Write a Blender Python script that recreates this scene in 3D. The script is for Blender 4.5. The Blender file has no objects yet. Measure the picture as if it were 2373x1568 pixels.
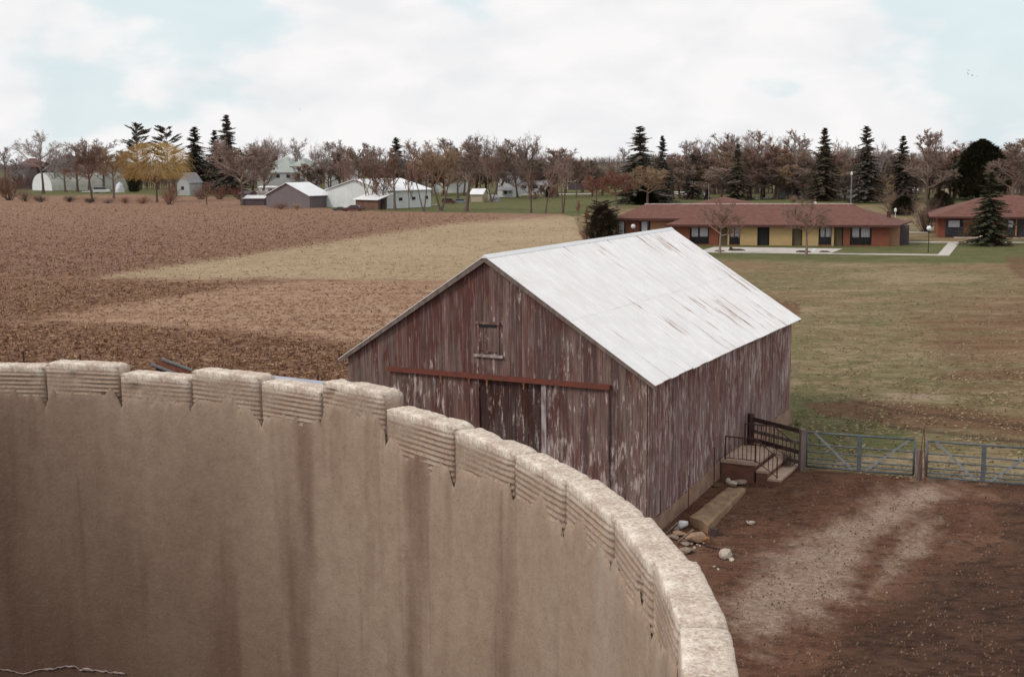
import bpy, math, random
import numpy as np
from mathutils import Vector, Matrix, noise as mnoise
R = math.radians
scene = bpy.context.scene
COL = scene.collection

# ------------------------------------------------------------------ camera
# pixel positions below are read off a 2373 x 1568 enlargement of the photograph
FPX, PITCH, ROLL, H = 2810.0, 0.145, -0.0095, 10.8
CX, CY = 1186.5, 784.0
_r0 = np.array([1.0, 0, 0]); _f = np.array([0, math.cos(PITCH), -math.sin(PITCH)]); _u0 = np.array([0, math.sin(PITCH), math.cos(PITCH)])
_r = _r0*math.cos(ROLL) + _u0*math.sin(ROLL); _u = -_r0*math.sin(ROLL) + _u0*math.cos(ROLL)
cam_data = bpy.data.cameras.new('camera'); cam = bpy.data.objects.new('camera', cam_data); COL.objects.link(cam)
cam_data.sensor_width = 36; cam_data.lens = FPX/2373*36
cam_data.clip_start = 0.1; cam_data.clip_end = 20000
m = Matrix.Identity(4)
for i in range(3):
    m[i][0] = _r[i]; m[i][1] = _u[i]; m[i][2] = -_f[i]
m[2][3] = H
cam.matrix_world = m
scene.camera = cam

# ------------------------------------------------------------------ sky, sun, exposure
SUN_EL, SUN_FROM = R(40), R(200)          # direction the light comes from, ccw from +x
W = bpy.data.worlds.new('World'); scene.world = W; W.use_nodes = True
nt = W.node_tree; nt.nodes.clear()
def N(t, **k):
    n = nt.nodes.new(t)
    for a, b in k.items():
        if a.startswith('i_'): n.inputs[int(a[2:])].default_value = b
        else: setattr(n, a, b)
    return n
def L(a, b): nt.links.new(a, b)
def mth(op, a, b=None, clamp=False):
    n = nt.nodes.new('ShaderNodeMath'); n.operation = op; n.use_clamp = clamp
    for i, v in enumerate((a, b)):
        if v is None: continue
        if hasattr(v, 'is_linked') or hasattr(v, 'links'): L(v, n.inputs[i])
        else: n.inputs[i].default_value = v
    return n.outputs[0]
out = N('ShaderNodeOutputWorld'); sky = N('ShaderNodeTexSky'); sky.sky_type = 'NISHITA'
sky.sun_disc = False; sky.sun_elevation = SUN_EL; sky.sun_rotation = R(90) - SUN_FROM; sky.air_density = 1.2; sky.dust_density = 1.5; sky.ozone_density = 1.5
bg1 = N('ShaderNodeBackground', i_1=0.10); L(sky.outputs[0], bg1.inputs[0])
tc = N('ShaderNodeTexCoord')
mp = N('ShaderNodeMapping'); mp.inputs['Scale'].default_value = (1, 1, 2.1); L(tc.outputs['Generated'], mp.inputs[0])
n1 = N('ShaderNodeTexNoise'); n1.inputs['Scale'].default_value = 7.5; n1.inputs['Detail'].default_value = 6; n1.inputs['Roughness'].default_value = 0.5; L(mp.outputs[0], n1.inputs['Vector'])
n2 = N('ShaderNodeTexNoise'); n2.inputs['Scale'].default_value = 13; n2.inputs['Detail'].default_value = 5; n2.inputs['Distortion'].default_value = 0.3; L(mp.outputs[0], n2.inputs['Vector'])
def blob(d, rad):      # soft patch of thinner cloud around a direction
    d = Vector(d).normalized()
    dp = N('ShaderNodeVectorMath'); dp.operation = 'DISTANCE'; L(tc.outputs['Generated'], dp.inputs[0]); dp.inputs[1].default_value = d
    mr = N('ShaderNodeMapRange'); mr.interpolation_type = 'SMOOTHSTEP'; L(dp.outputs['Value'], mr.inputs[0])
    mr.inputs[1].default_value = 0; mr.inputs[2].default_value = rad; mr.inputs[3].default_value = 1; mr.inputs[4].default_value = 0
    return mr.outputs[0]
def dirpx(x, y): d = _f + (x-CX)/FPX*_r - (y-CY)/FPX*_u; return d
b = mth('ADD', blob(dirpx(300, 70), .13), blob(dirpx(560, 70), .11)); b = mth('ADD', b, mth('MULTIPLY', blob(dirpx(60, 240), .09), .7))
b = mth('ADD', b, blob(dirpx(2330, 110), .12)); b = mth('ADD', b, blob(dirpx(2090, 60), .09))
cl = mth('MULTIPLY', b, .62)
nn = mth('MULTIPLY', mth('SUBTRACT', n1.outputs['Fac'], .5), 2.6)
clear = mth('ADD', mth('SUBTRACT', cl, .29), nn)
mr = N('ShaderNodeMapRange'); mr.interpolation_type = 'SMOOTHSTEP'; L(clear, mr.inputs[0]); mr.inputs[1].default_value = .0; mr.inputs[2].default_value = .34; mr.inputs[3].default_value = 0; mr.inputs[4].default_value = .62
cr = N('ShaderNodeValToRGB'); L(n2.outputs['Fac'], cr.inputs[0])
cr.color_ramp.elements[0].position = .34; cr.color_ramp.elements[0].color = (.80, .805, .82, 1)
cr.color_ramp.elements[1].position = .62; cr.color_ramp.elements[1].color = (.90, .885, .885, 1)
bg2 = N('ShaderNodeBackground', i_1=1.0); L(cr.outputs[0], bg2.inputs[0])
bg3 = N('ShaderNodeBackground', i_1=1.0); bg3.inputs[0].default_value = (.64, .81, .86, 1)
mxa = N('ShaderNodeMixShader', i_0=.82); L(bg1.outputs[0], mxa.inputs[1]); L(bg3.outputs[0], mxa.inputs[2])   # blue sky seen through thin high haze
mx = N('ShaderNodeMixShader'); L(mr.outputs[0], mx.inputs[0]); L(bg2.outputs[0], mx.inputs[1]); L(mxa.outputs[0], mx.inputs[2]); L(mx.outputs[0], out.inputs[0])
sd = bpy.data.lights.new('sun', 'SUN'); sd.energy = 1.5; sd.angle = R(14); sd.color = (1, .91, .80)
sun = bpy.data.objects.new('sun', sd); COL.objects.link(sun)
sv = Vector((math.cos(SUN_EL)*math.cos(SUN_FROM), math.cos(SUN_EL)*math.sin(SUN_FROM), math.sin(SUN_EL)))
sun.rotation_euler = sv.to_track_quat('Z', 'Y').to_euler()
scene.view_settings.view_transform = 'Standard'; scene.view_settings.look = 'None'
scene.view_settings.exposure = 0.09; scene.view_settings.gamma = 1.0
scene.cycles.filter_width = 1.5
scene.cycles.max_bounces = 5; scene.cycles.diffuse_bounces = 3; scene.cycles.transparent_max_bounces = 6

# ------------------------------------------------------------------ geometry helpers
def sstep(x): x = np.clip(x, 0, 1); return x*x*(3-2*x)
def gz(x, y): return -0.5*(1-sstep((np.hypot(x, y)-33)/13.0))          # the yard lies a little lower than the fields
def ray(x, y): return dirpx(x, y)
def Gz(x, y, z):
    d = ray(x, y); t = (z-H)/d[2]; return np.array([d[0]*t, d[1]*t, z])
def G(x, y):
    z = 0.0
    for _ in range(12):
        p = Gz(x, y, z); z = float(gz(p[0], p[1]))
    return p
def Zat(p, x, y):
    d = ray(x, y); return H + d[2]*math.hypot(p[0], p[1])/math.hypot(d[0], d[1])
def proj(p):
    v = np.asarray(p, float) - np.array([0, 0, H]); d = v@_f
    return CX+FPX*(v@_r)/d, CY-FPX*(v@_u)/d
def dist(p): return math.hypot(p[0], p[1])
def mpp(p): return dist(p)/FPX                        # metres per photograph pixel there

class MB:
    def __init__(s): s.v = []; s.f = []; s.a = []
    def add(s, vs, fs, a=0.0):
        o = len(s.v); s.v += [tuple(map(float, v)) for v in vs]; s.f += [tuple(i+o for i in f) for f in fs]; s.a += [a]*len(fs)
    def box(s, x0, x1, y0, y1, z0, z1, a=0.0):
        vs = [(x, y, z) for z in (z0, z1) for y in (y0, y1) for x in (x0, x1)]
        s.add(vs, [(0, 2, 3, 1), (4, 5, 7, 6), (0, 1, 5, 4), (2, 6, 7, 3), (0, 4, 6, 2), (1, 3, 7, 5)], a)
    def hexa(s, p, a=0.0):      # 4 bottom, 4 top
        s.add(p, [(3, 2, 1, 0), (4, 5, 6, 7), (0, 1, 5, 4), (1, 2, 6, 5), (2, 3, 7, 6), (3, 0, 4, 7)], a)
    def tube(s, p0, p1, r0, r1=None, n=6, cap=True, a=0.0):
        r1 = r0 if r1 is None else r1
        p0 = Vector(p0); p1 = Vector(p1); d = (p1-p0)
        if d.length < 1e-6: return
        q = d.to_track_quat('Z', 'Y'); vs = []
        for p, r in ((p0, r0), (p1, r1)):
            for k in range(n):
                t = 2*math.pi*k/n; vs.append(p+q@Vector((r*math.cos(t), r*math.sin(t), 0)))
        fs = [(k, (k+1) % n, n+(k+1) % n, n+k) for k in range(n)]
        if cap: fs += [tuple(range(n))[::-1], tuple(range(n, 2*n))]
        s.add(vs, fs, a)
    def poly(s, pts, a=0.0): s.add(pts, [tuple(range(len(pts)))], a)
    def sheet(s, pts, t):        # thick plate from a quad/polygon, extruded straight down
        n = len(pts); lo = [(p[0], p[1], p[2]-t) for p in pts]
        s.add(list(pts)+lo, [tuple(range(n)), tuple(range(n, 2*n))[::-1]]+[(k, n+k, n+(k+1) % n, (k+1) % n) for k in range(n)])
    def mesh(s, name, mat=None, smooth=False, attr=False):
        me = bpy.data.meshes.new(name); me.from_pydata(s.v, [], s.f)
        if attr:
            at = me.attributes.new('rnd', 'FLOAT', 'FACE'); at.data.foreach_set('value', s.a)
        if mat: me.materials.append(mat)
        if smooth: me.polygons.foreach_set('use_smooth', [True]*len(me.polygons))
        me.update(); return me
    def build(s, name, mat=None, parent=None, **k):
        return link(name, s.mesh(name, mat, **k), parent)
def link(name, me, parent=None):
    o = bpy.data.objects.new(name, me); COL.objects.link(o)
    if parent: o.parent = parent
    return o
def tag(o, label=None, cat=None, group=None, kind=None):
    for k, v in (('label', label), ('category', cat), ('group', group), ('kind', kind)):
        if v: o[k] = v
    return o
def thing(name, loc, rz, label, cat, group=None):
    o = bpy.data.objects.new(name, None); COL.objects.link(o); o.location = loc; o.rotation_euler = (0, 0, rz); o.empty_display_size = .3
    return tag(o, label, cat, group)
def copy_tree(o, parent=None):
    c = o.copy(); COL.objects.link(c); c.parent = parent
    for ch in list(o.children): copy_tree(ch, c)
    return c

# ------------------------------------------------------------------ material helpers
def mat_base(name, rough=.85, spec=.25, metal=0.0):
    global nt
    mt = bpy.data.materials.new(name); mt.use_nodes = True; nt = mt.node_tree
    bs = nt.nodes['Principled BSDF']; bs.inputs['Roughness'].default_value = rough; bs.inputs['Metallic'].default_value = metal
    bs.inputs['Specular IOR Level'].default_value = spec
    return mt, bs
def noise_n(scale, detail=4, rough=.55, vec=None, sc=None, dist_=0, W_=None):
    n = N('ShaderNodeTexNoise'); n.inputs['Scale'].default_value = scale; n.inputs['Detail'].default_value = detail; n.inputs['Roughness'].default_value = rough; n.inputs['Distortion'].default_value = dist_
    if vec is None:
        t = N('ShaderNodeTexCoord'); vec = t.outputs['Object']
    if sc:
        mm = N('ShaderNodeMapping'); mm.inputs['Scale'].default_value = sc; L(vec, mm.inputs[0]); vec = mm.outputs[0]
    L(vec, n.inputs['Vector']); return n.outputs['Fac']
def rng(v, a, b_, c=0.0, d=1.0, smooth=False):
    n = N('ShaderNodeMapRange'); L(v, n.inputs[0])
    if smooth: n.interpolation_type = 'SMOOTHSTEP'
    for i, x in enumerate((a, b_, c, d)): n.inputs[i+1].default_value = x
    return n.outputs[0]
def mixc(f, a, b_):
    n = N('ShaderNodeMix'); n.data_type = 'RGBA'
    for sock, v in ((n.inputs[0], f), (n.inputs[6], a), (n.inputs[7], b_)):
        if isinstance(v, (int, float)): sock.default_value = v
        elif isinstance(v, tuple): sock.default_value = (*v, 1) if len(v) == 3 else v
        else: L(v, sock)
    return n.outputs[2]
def bump(bs, h, s=.4, d=.02):
    n = N('ShaderNodeBump'); n.inputs['Strength'].default_value = s; n.inputs['Distance'].default_value = d; L(h, n.inputs['Height']); L(n.outputs[0], bs.inputs['Normal'])
def mat(name, c1, c2=None, scale=3, rough=.85, spec=.25, metal=0.0, bmp=0.0, sc=None, rnd=False, lo=.35, hi=.65):
    mt, bs = mat_base(name, rough, spec, metal); c2 = c2 or tuple(x*.7 for x in c1)
    f = noise_n(scale, 5, .6, sc=sc); c = mixc(rng(f, lo, hi), c1, c2)
    if rnd:
        oi = N('ShaderNodeObjectInfo'); hs = N('ShaderNodeHueSaturation'); L(c, hs.inputs['Color']); L(rng(oi.outputs['Random'], 0, 1, .75, 1.3), hs.inputs['Value']); c = hs.outputs[0]
    L(c, bs.inputs['Base Color'])
    if bmp: bump(bs, f, bmp)
    return mt

# ================================================================== GROUND
def seg_sd(px, py, poly):
    """signed distance (positive inside) of points to polygon"""
    n = len(poly); d = np.full(px.shape, 1e9); ins = np.zeros(px.shape, bool)
    for i in range(n):
        x0, y0 = poly[i]; x1, y1 = poly[(i+1) % n]
        ex, ey = x1-x0, y1-y0; t = np.clip(((px-x0)*ex+(py-y0)*ey)/(ex*ex+ey*ey+1e-9), 0, 1)
        d = np.minimum(d, np.hypot(px-x0-t*ex, py-y0-t*ey))
        c = ((y0 > py) != (y1 > py)) & (px < (x1-x0)*(py-y0)/((y1-y0) if y1 != y0 else 1e-9)+x0); ins ^= c
    return np.where(ins, d, -d)
def build_ground():
    rad = np.concatenate([[0], np.geomspace(6, 24, 8), np.geomspace(25, 420, 250), np.geomspace(440, 9000, 22)])
    fr = np.linspace(R(62), R(118), 300); rest = np.linspace(R(118), R(62+360), 42)[1:-1]
    ang = np.concatenate([fr, rest]); na, nr = len(ang), len(rad)
    rr, aa = np.meshgrid(rad[1:], ang, indexing='ij')
    x = np.concatenate([[0], (rr*np.cos(aa)).ravel()]); y = np.concatenate([[0], (rr*np.sin(aa)).ravel()])
    z = gz(x, y); v = np.stack([x, y, z], 1)
    fs = [(0, 1+k, 1+(k+1) % na) for k in range(na)]
    for i in range(nr-2):
        o = 1+i*na
        fs += [(o+k, o+na+k, o+na+(k+1) % na, o+(k+1) % na) for k in range(na)]
    me = bpy.data.meshes.new('ground'); me.from_pydata(v.tolist(), [], fs)
    # region masks laid down on the ground where the photograph shows each cover
    vv = v-np.array([0, 0, H]); dd = vv@_f; ok = dd > 1; dd = np.where(ok, dd, 1)
    px = CX+FPX*(vv@_r)/dd; py = CY-FPX*(vv@_u)/dd; py = np.where(ok, py, 9999); px = np.where(ok, px, 0)
    def msk(poly, s):
        return np.where(ok, sstep(.5+seg_sd(px, py, poly)/(2*s)), 0)
    def mx_(*a): return np.maximum.reduce(a)
    swath = msk([(225, 641), (480, 604), (800, 556), (1060, 517), (1330, 499), (1500, 512), (1500, 700), (1010, 652), (620, 645), (420, 648)], 16)
    stripe = msk([(90, 737), (250, 712), (430, 684), (640, 655), (830, 650), (1300, 655), (1300, 830), (850, 790), (560, 765), (330, 752)], 15)
    right = msk([(1330, 503), (1420, 480), (1500, 470), (3400, 470), (3400, 1160), (2373, 1122), (2140, 1108), (1865, 1086), (1600, 1060), (1400, 700)], 5)
    yard = msk([(1865, 1086), (2140, 1108), (2373, 1122), (3600, 1180), (3600, 9000), (-3000, 9000), (-3000, 1300), (400, 1000), (1200, 960), (1600, 1060)], 6)
    lawn = mx_(msk([(-900, 440), (200, 452), (560, 458), (620, 462), (780, 486), (900, 490), (1160, 494), (1300, 496), (1330, 503), (1420, 478), (3000, 470), (3000, 355), (-900, 383)], 2.5),
               msk([(1640, 580), (2373, 556), (3100, 556), (3100, 606), (2373, 612), (2100, 609), (1800, 605), (1640, 600)], 7)*.9,
               msk([(1830, 905), (1960, 915), (2090, 975), (2150, 1040), (1860, 1086), (1800, 1000)], 22)*.72,
               msk([(1560, 560), (2160, 555), (2160, 600), (1560, 600)], 5)*.85)
    red = mx_(msk([(1860, 935), (2000, 925), (2250, 945), (2373, 965), (2900, 985), (2900, 1050), (2373, 1012), (2080, 990), (1900, 965)], 16)*.85,
              msk([(2320, 595), (2420, 585), (2700, 600), (2700, 700), (2420, 660), (2350, 640)], 12)*.7,
              msk([(1780, 690), (1850, 700), (1860, 730), (1820, 735)], 9)*.8, msk([(2080, 700), (2500, 640), (2700, 1000), (2200, 920)], 60)*.5)
    light = mx_(msk([(2050, 1160), (2150, 1128), (2190, 1135), (2160, 1165), (2010, 1250), (1990, 1300), (1960, 1380), (1900, 1430), (1780, 1490), (1700, 1440), (1720, 1350), (1860, 1250)], 75)*1.0,
                msk([(2070, 1165), (2130, 1132), (2190, 1138), (2170, 1160)], 14), msk([(2080, 1215), (2180, 1195), (2140, 1290), (2000, 1400)], 35)*.7,
                msk([(2020, 912), (2140, 908), (2190, 925), (2080, 932)], 10)*.7)
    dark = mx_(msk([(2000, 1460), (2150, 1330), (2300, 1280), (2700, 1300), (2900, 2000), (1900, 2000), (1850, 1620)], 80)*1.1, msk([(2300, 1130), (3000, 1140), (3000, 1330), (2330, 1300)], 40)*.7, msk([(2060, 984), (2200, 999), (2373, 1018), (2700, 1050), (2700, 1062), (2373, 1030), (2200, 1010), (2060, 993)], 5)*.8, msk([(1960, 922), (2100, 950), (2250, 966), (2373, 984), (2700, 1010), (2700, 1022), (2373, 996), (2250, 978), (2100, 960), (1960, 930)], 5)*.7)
    at = me.attributes.new('mask_a', 'FLOAT_COLOR', 'POINT'); at.data.foreach_set('color', np.stack([swath, stripe, right, np.ones_like(x)], 1).ravel())
    at = me.attributes.new('mask_b', 'FLOAT_COLOR', 'POINT'); at.data.foreach_set('color', np.stack([yard, lawn, red, np.ones_like(x)], 1).ravel())
    at = me.attributes.new('mask_c', 'FLOAT_COLOR', 'POINT'); at.data.foreach_set('color', np.stack([light, dark, dark*0, np.ones_like(x)], 1).ravel())
    mt, bs = mat_base('ground_cover', .95, .1)
    geo = N('ShaderNodeNewGeometry').outputs['Position']
    fine = noise_n(3.2, 5, .7, geo, (.55, 1, 1)); fl = noise_n(1.5, 4, .65, geo, (.7, 1.3, 1)); mid = noise_n(.33, 5, .65, geo, (.7, 1, 1)); big = noise_n(.045, 4, .6, geo); brk = noise_n(.8, 6, .75, geo, (.5, 1, 1))
    fine2 = noise_n(9, 4, .7, geo)
    rows = noise_n(1.0, 4, .6, geo, (.05, .62, 1))
    straw = mth('MULTIPLY', rng(fine, .50, .62), rng(fl, .44, .58))
    mot = noise_n(.62, 6, .72, geo, (.8, 1.1, 1))
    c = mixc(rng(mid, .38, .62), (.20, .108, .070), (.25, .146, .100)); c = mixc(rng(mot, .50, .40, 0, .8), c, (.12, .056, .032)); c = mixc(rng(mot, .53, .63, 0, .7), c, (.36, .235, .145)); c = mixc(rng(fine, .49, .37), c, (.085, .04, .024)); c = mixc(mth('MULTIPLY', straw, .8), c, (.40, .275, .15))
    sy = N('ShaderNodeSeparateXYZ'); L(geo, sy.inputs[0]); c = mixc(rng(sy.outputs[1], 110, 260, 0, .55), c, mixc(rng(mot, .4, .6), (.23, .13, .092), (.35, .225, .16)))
    ca, cb, cc = [N('ShaderNodeAttribute', attribute_name=q) for q in ('mask_a', 'mask_b', 'mask_c')]
    sa, sb, s_c = [N('ShaderNodeSeparateColor') for _ in range(3)]
    for q, w in ((ca, sa), (cb, sb), (cc, s_c)): L(q.outputs['Color'], w.inputs[0])
    def rag(mk, amt=1.9, w=.30, nz=None):   # ragged edge
        v_ = mth('ADD', mk, mth('MULTIPLY', mth('SUBTRACT', nz or brk, .5), amt)); return rng(v_, .5-w, .5+w, smooth=True)
    c_sw = mixc(rng(mot, .38, .6), (.31, .235, .145), (.46, .35, .235)); c_sw = mixc(rng(fine, .54, .40, 0, .6), c_sw, (.20, .14, .08)); c_sw = mixc(rng(big, .45, .62, 0, .6), c_sw, (.42, .32, .205)); c_sw = mixc(rng(mid, .56, .70, 0, .6), c_sw, (.26, .215, .125))
    c_st = mixc(rng(rows, .38, .62), (.31, .185, .122), (.45, .30, .205)); c_st = mixc(rng(mot, .52, .38, 0, .6), c_st, (.22, .125, .08)); c_st = mixc(rng(mot, .54, .66, 0, .5), c_st, (.46, .32, .22)); c_st = mixc(rng(fine, .54, .38, 0, .6), c_st, (.24, .14, .09)); c_st = mixc(rng(mid, .5, .66, 0, .6), c_st, (.36, .25, .18))
    c_r = mixc(rng(mid, .40, .62), (.155, .142, .072), (.225, .185, .108)); c_r = mixc(rng(mot, .50, .40, 0, .8), c_r, (.125, .098, .045)); c_r = mixc(rng(mot, .54, .64, 0, .7), c_r, (.34, .25, .17)); c_r = mixc(rng(noise_n(.11, 5, .62, geo, (.6, 1.2, 1)), .50, .60, 0, .65), c_r, (.36, .275, .18)); c_r = mixc(rng(noise_n(.16, 5, .62, geo, (.6, 1.4, 1)), .46, .38, 0, .7), c_r, (.13, .125, .052)); c_r = mixc(rng(brk, .52, .66, 0, .7), c_r, (.215, .125, .075)); c_r = mixc(rng(fl, .52, .66, 0, .8), c_r, (.36, .28, .17)); c_r = mixc(rng(fine, .53, .37, 0, .6), c_r, (.13, .10, .045)); c_r = mixc(rng(big, .5, .63, 0, .55), c_r, (.25, .145, .085))
    c_l = mixc(rng(mid, .38, .62), (.092, .106, .040), (.145, .142, .064)); c_l = mixc(rng(fine, .52, .38, 0, .6), c_l, (.08, .075, .03)); c_l = mixc(rng(brk, .54, .68, 0, .6), c_l, (.24, .19, .10))
    c_y = mixc(rng(mid, .36, .62), (.105, .048, .030), (.155, .080, .052)); c_y = mixc(rng(mot, .54, .66, 0, .6), c_y, (.20, .115, .075)); c_y = mixc(rng(mot, .48, .38, 0, .6), c_y, (.07, .034, .022)); c_y = mixc(rng(fine, .50, .38, 0, .8), c_y, (.055, .028, .019)); c_y = mixc(rng(fine2, .56, .70, 0, .7), c_y, (.25, .155, .10))
    c = mixc(rag(sa.outputs[0]), c, c_sw); c = mixc(rag(sa.outputs[1]), c, c_st); c = mixc(rag(sa.outputs[2], 1.2), c, c_r)
    c = mixc(rag(sb.outputs[0], .8), c, c_y)
    c = mixc(rag(sb.outputs[1], 1.5), c, c_l)
    c = mixc(mth('MULTIPLY', rag(sb.outputs[2], 1.5, .3, noise_n(.28, 5, .65, geo, (.35, 1.6, 1))), .85), c, mixc(rng(fine, .4, .6), (.115, .058, .035), (.18, .095, .055)))
    lm = rag(s_c.outputs[0], 2.2, .42, noise_n(.75, 6, .68, geo, (1.0, .8, 1)))
    c = mixc(mth('MULTIPLY', lm, .72), c, mixc(rng(fine2, .38, .62), (.26, .18, .135), (.44, .35, .28)))
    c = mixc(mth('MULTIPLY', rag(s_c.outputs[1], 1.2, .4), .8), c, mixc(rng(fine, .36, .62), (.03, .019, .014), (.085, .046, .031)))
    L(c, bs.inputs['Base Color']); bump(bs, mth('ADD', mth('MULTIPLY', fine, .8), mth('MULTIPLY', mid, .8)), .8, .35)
    me.materials.append(mt); me.polygons.foreach_set('use_smooth', [True]*len(me.polygons))
    o = link('ground', me); tag(o, kind='structure')
build_ground()

# shared materials
M = {}
M['path'] = mat('concrete_path', (.52, .49, .46), (.42, .38, .34), 1.2)
M['wood_grey'] = mat('weathered_wood', (.20, .165, .15), (.12, .09, .08), 6, sc=(1, 1, .2), bmp=.3)
M['wood_dark'] = mat('dark_wood', (.075, .045, .04), (.04, .025, .022), 5, bmp=.2)
M['iron'] = mat('rusty_iron', (.085, .035, .028), (.05, .03, .028), 12, rough=.7)
M['rust'] = mat('rust_red_metal', (.17, .052, .034), (.12, .042, .032), 5, rough=.7)
M['gate'] = mat('galvanised_tube', (.125, .145, .158), (.085, .10, .11), 5, rough=.55, metal=.2)
M['brace'] = mat('bright_galvanised_bar', (.27, .30, .32), (.20, .22, .24), 5, rough=.5, metal=.2)
M['glass'] = mat('dark_window_glass', (.035, .035, .045), (.02, .02, .025), 1, rough=.15, spec=.5)
M['white'] = mat('white_paint', (.72, .74, .76), (.62, .64, .67), .6, rough=.7)
M['white_metal'] = mat('white_steel_roof', (.78, .80, .82), (.70, .72, .74), .5, rough=.5)
M['curtain'] = mat('pale_curtain', (.52, .52, .54), (.38, .38, .42), 4, sc=(6, 1, .3))
M['black'] = mat('blackish', (.02, .02, .022), (.03, .028, .028), 4)

exec_marker = 0
# ================================================================== SILO
SC = np.array([-2.802, 2.399]); SR = 3.117; TOP = 9.9
def silo():
    random.seed(5)
    root = thing('concrete_silo', (SC[0], SC[1], 0), 0, 'open-topped round concrete stave silo filling the lower left foreground, brown-stained inside', 'silo')
    def cmat(name, base, dk, lt):
        mt, bs = mat_base(name, .92, .15)
        f1 = noise_n(28, 5, .7); f2 = noise_n(90, 3, .7); f3 = noise_n(5, 4, .6)
        c = mixc(rng(f1, .40, .60), base, lt); c = mixc(rng(f3, .42, .66, 0, .55), c, dk); c = mixc(rng(f2, .54, .64, 0, .6), c, dk); c = mixc(rng(f2, .46, .36, 0, .6), c, (.78, .74, .68))
        if name.startswith('pebbly'):
            t_ = N('ShaderNodeTexCoord').outputs['Object']; sz = N('ShaderNodeSeparateXYZ'); L(t_, sz.inputs[0]); sn = mth('SINE', mth('MULTIPLY', sz.outputs[2], 2*math.pi/.0195))
            gn = N('ShaderNodeNewGeometry'); sn2 = N('ShaderNodeSeparateXYZ'); L(gn.outputs['Normal'], sn2.inputs[0]); f4 = noise_n(7, 4, .65)
            c = mixc(mth('MULTIPLY', mth('MULTIPLY', rng(sn, -.1, .9), rng(sz.outputs[2], -.02, -.035)), rng(f4, .40, .62, .0, .55)), c, (.17, .09, .062))
            c = mixc(mth('MULTIPLY', rng(sz.outputs[2], -.012, -.05), rng(noise_n(4, 4, .6), .3, .7, .45, .95)), c, mixc(rng(f1, .4, .6), (.30, .205, .145), (.22, .14, .10)))
        L(c, bs.inputs['Base Color']); bump(bs, mth('ADD', f1, mth('MULTIPLY', f2, 1.0)), .9, .004); return mt
    stave_m = cmat('pebbly_stave_concrete', (.56, .475, .39), (.27, .165, .12), (.76, .69, .60))
    js = [88.5+7.1*k for k in range(0)]
    vis = [84.8, 77.6, 70.5, 63.3, 56, 49.3, 42.1, 33.9, 26.2, 19.2, 11.8, 4.3, -2.9]      # joint angles read off the photograph
    tops = [-.002, .013, -.013, .017, .004, .035, -.010, -.016, -.016, -.010, -.005, .013]
    tops = [t*1.25 for t in tops]
    n_rest = 38
    rest = np.linspace(-2.9, 84.8-360, n_rest+1)
    segs = [(vis[i], vis[i+1], tops[i]) for i in range(12)]+[(rest[i], rest[i+1], random.choice([-.015, .015])+random.uniform(-.006, .006)) for i in range(n_rest)]
    def stave_mesh(a0, a1, hi, seed):
        w = R(abs(a0-a1)); half = SR*math.tan(w/2)-.0045; T = .10
        nu, nzr, nt_ = (22, 190, 9) if hi else (3, 6, 2)
        # profile: inner face from bottom to top, rounded arris, top, outer arris, outer face
        prof = []
        for k in range(nzr+1):
            zz = -.75+.735*k/nzr; prof.append((0.0, zz, 'i'))
        prof += [(.002, -.003, 't'), (.007, 0, 't')]
        for k in range(1, nt_): prof.append((.007+(T-.02)*k/nt_, 0, 't'))
        prof += [(T-.008, -.002, 't'), (T-.002, -.008, 't'), (T, -.03, 'o'), (T, -.4, 'o'), (T, -.75, 'o')]
        vs = []; nv = len(prof); rs = random.Random(seed); off = Vector((seed*7.3, seed*3.1, 0))
        for i in range(nu+1):
            s_ = -half+2*half*i/nu; e = min(i, nu-i)
            for (r, z, t) in prof:
                rr = r; z2 = z
                p = Vector((s_*1, r, z))
                if hi:
                    lump = mnoise.noise(p*13+off)*.0010+mnoise.noise(p*45+off)*.0016+mnoise.noise(p*110+off)*.0022
                    if t == 'i':
                        rib = math.sin(z*2*math.pi/.0195)*.0024*max(.15, .8+1.6*mnoise.noise(p*5+off))
                        chip = max(0, mnoise.noise(Vector((s_*9, 5, z*9))+off)-.42)*.07
                        rr = r+rib+chip+lump*.35
                        if z > -.03: rr = r+lump*.6+.004*(z+.03)/.03
                    elif t == 't':
                        z2 = z+lump*1.3-max(0, mnoise.noise(p*9+off)-.38)*.04; rr = r+lump*.3
                    if e == 0: rr = rr+(.006 if t == 'i' else 0); z2 = z2-(.011 if t == 't' else 0)
                    if e == 1: rr = rr+(.002 if t == 'i' else 0); z2 = z2-(.004 if t == 't' else 0)
                vs.append((SR+rr, s_, z2))
        fs = []
        for i in range(nu):
            for k in range(nv-1):
                a = i*nv+k; fs.append((a, a+nv, a+nv+1, a+1))
        fs += [tuple(range(nv)), tuple(range(nu*nv, nu*nv+nv))[::-1]]
        me = bpy.data.meshes.new('stave'); me.from_pydata(vs, [], fs); me.materials.append(stave_m)
        if hi: me.polygons.foreach_set('use_smooth', [True]*len(me.polygons))
        return me
    low = {}
    for i, (a0, a1, t) in enumerate(segs):
        hi = i < 12 or i in (12, len(segs)-1)
        if hi: me = stave_mesh(a0, a1, True, i+1)
        else:
            if 'r' not in low: low['r'] = stave_mesh(a0, a1, False, 1)
            me = low['r']
        o = link('stave', me, root); o.rotation_euler = (0, 0, R((a0+a1)/2)); o.location = (0, 0, TOP+t)
    # body of the wall below the top course
    mb = MB(); nseg = 200
    def ring(r0, r1, z0, z1, mb):
        for k in range(nseg):
            a, b_ = 2*math.pi*k/nseg, 2*math.pi*(k+1)/nseg
            P = [(math.cos(q)*r, math.sin(q)*r) for q in (a, b_) for r in (r0, r1)]
            mb.hexa([(*P[0], z0), (*P[1], z0), (*P[3], z0), (*P[2], z0), (*P[0], z1), (*P[1], z1), (*P[3], z1), (*P[2], z1)])
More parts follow.
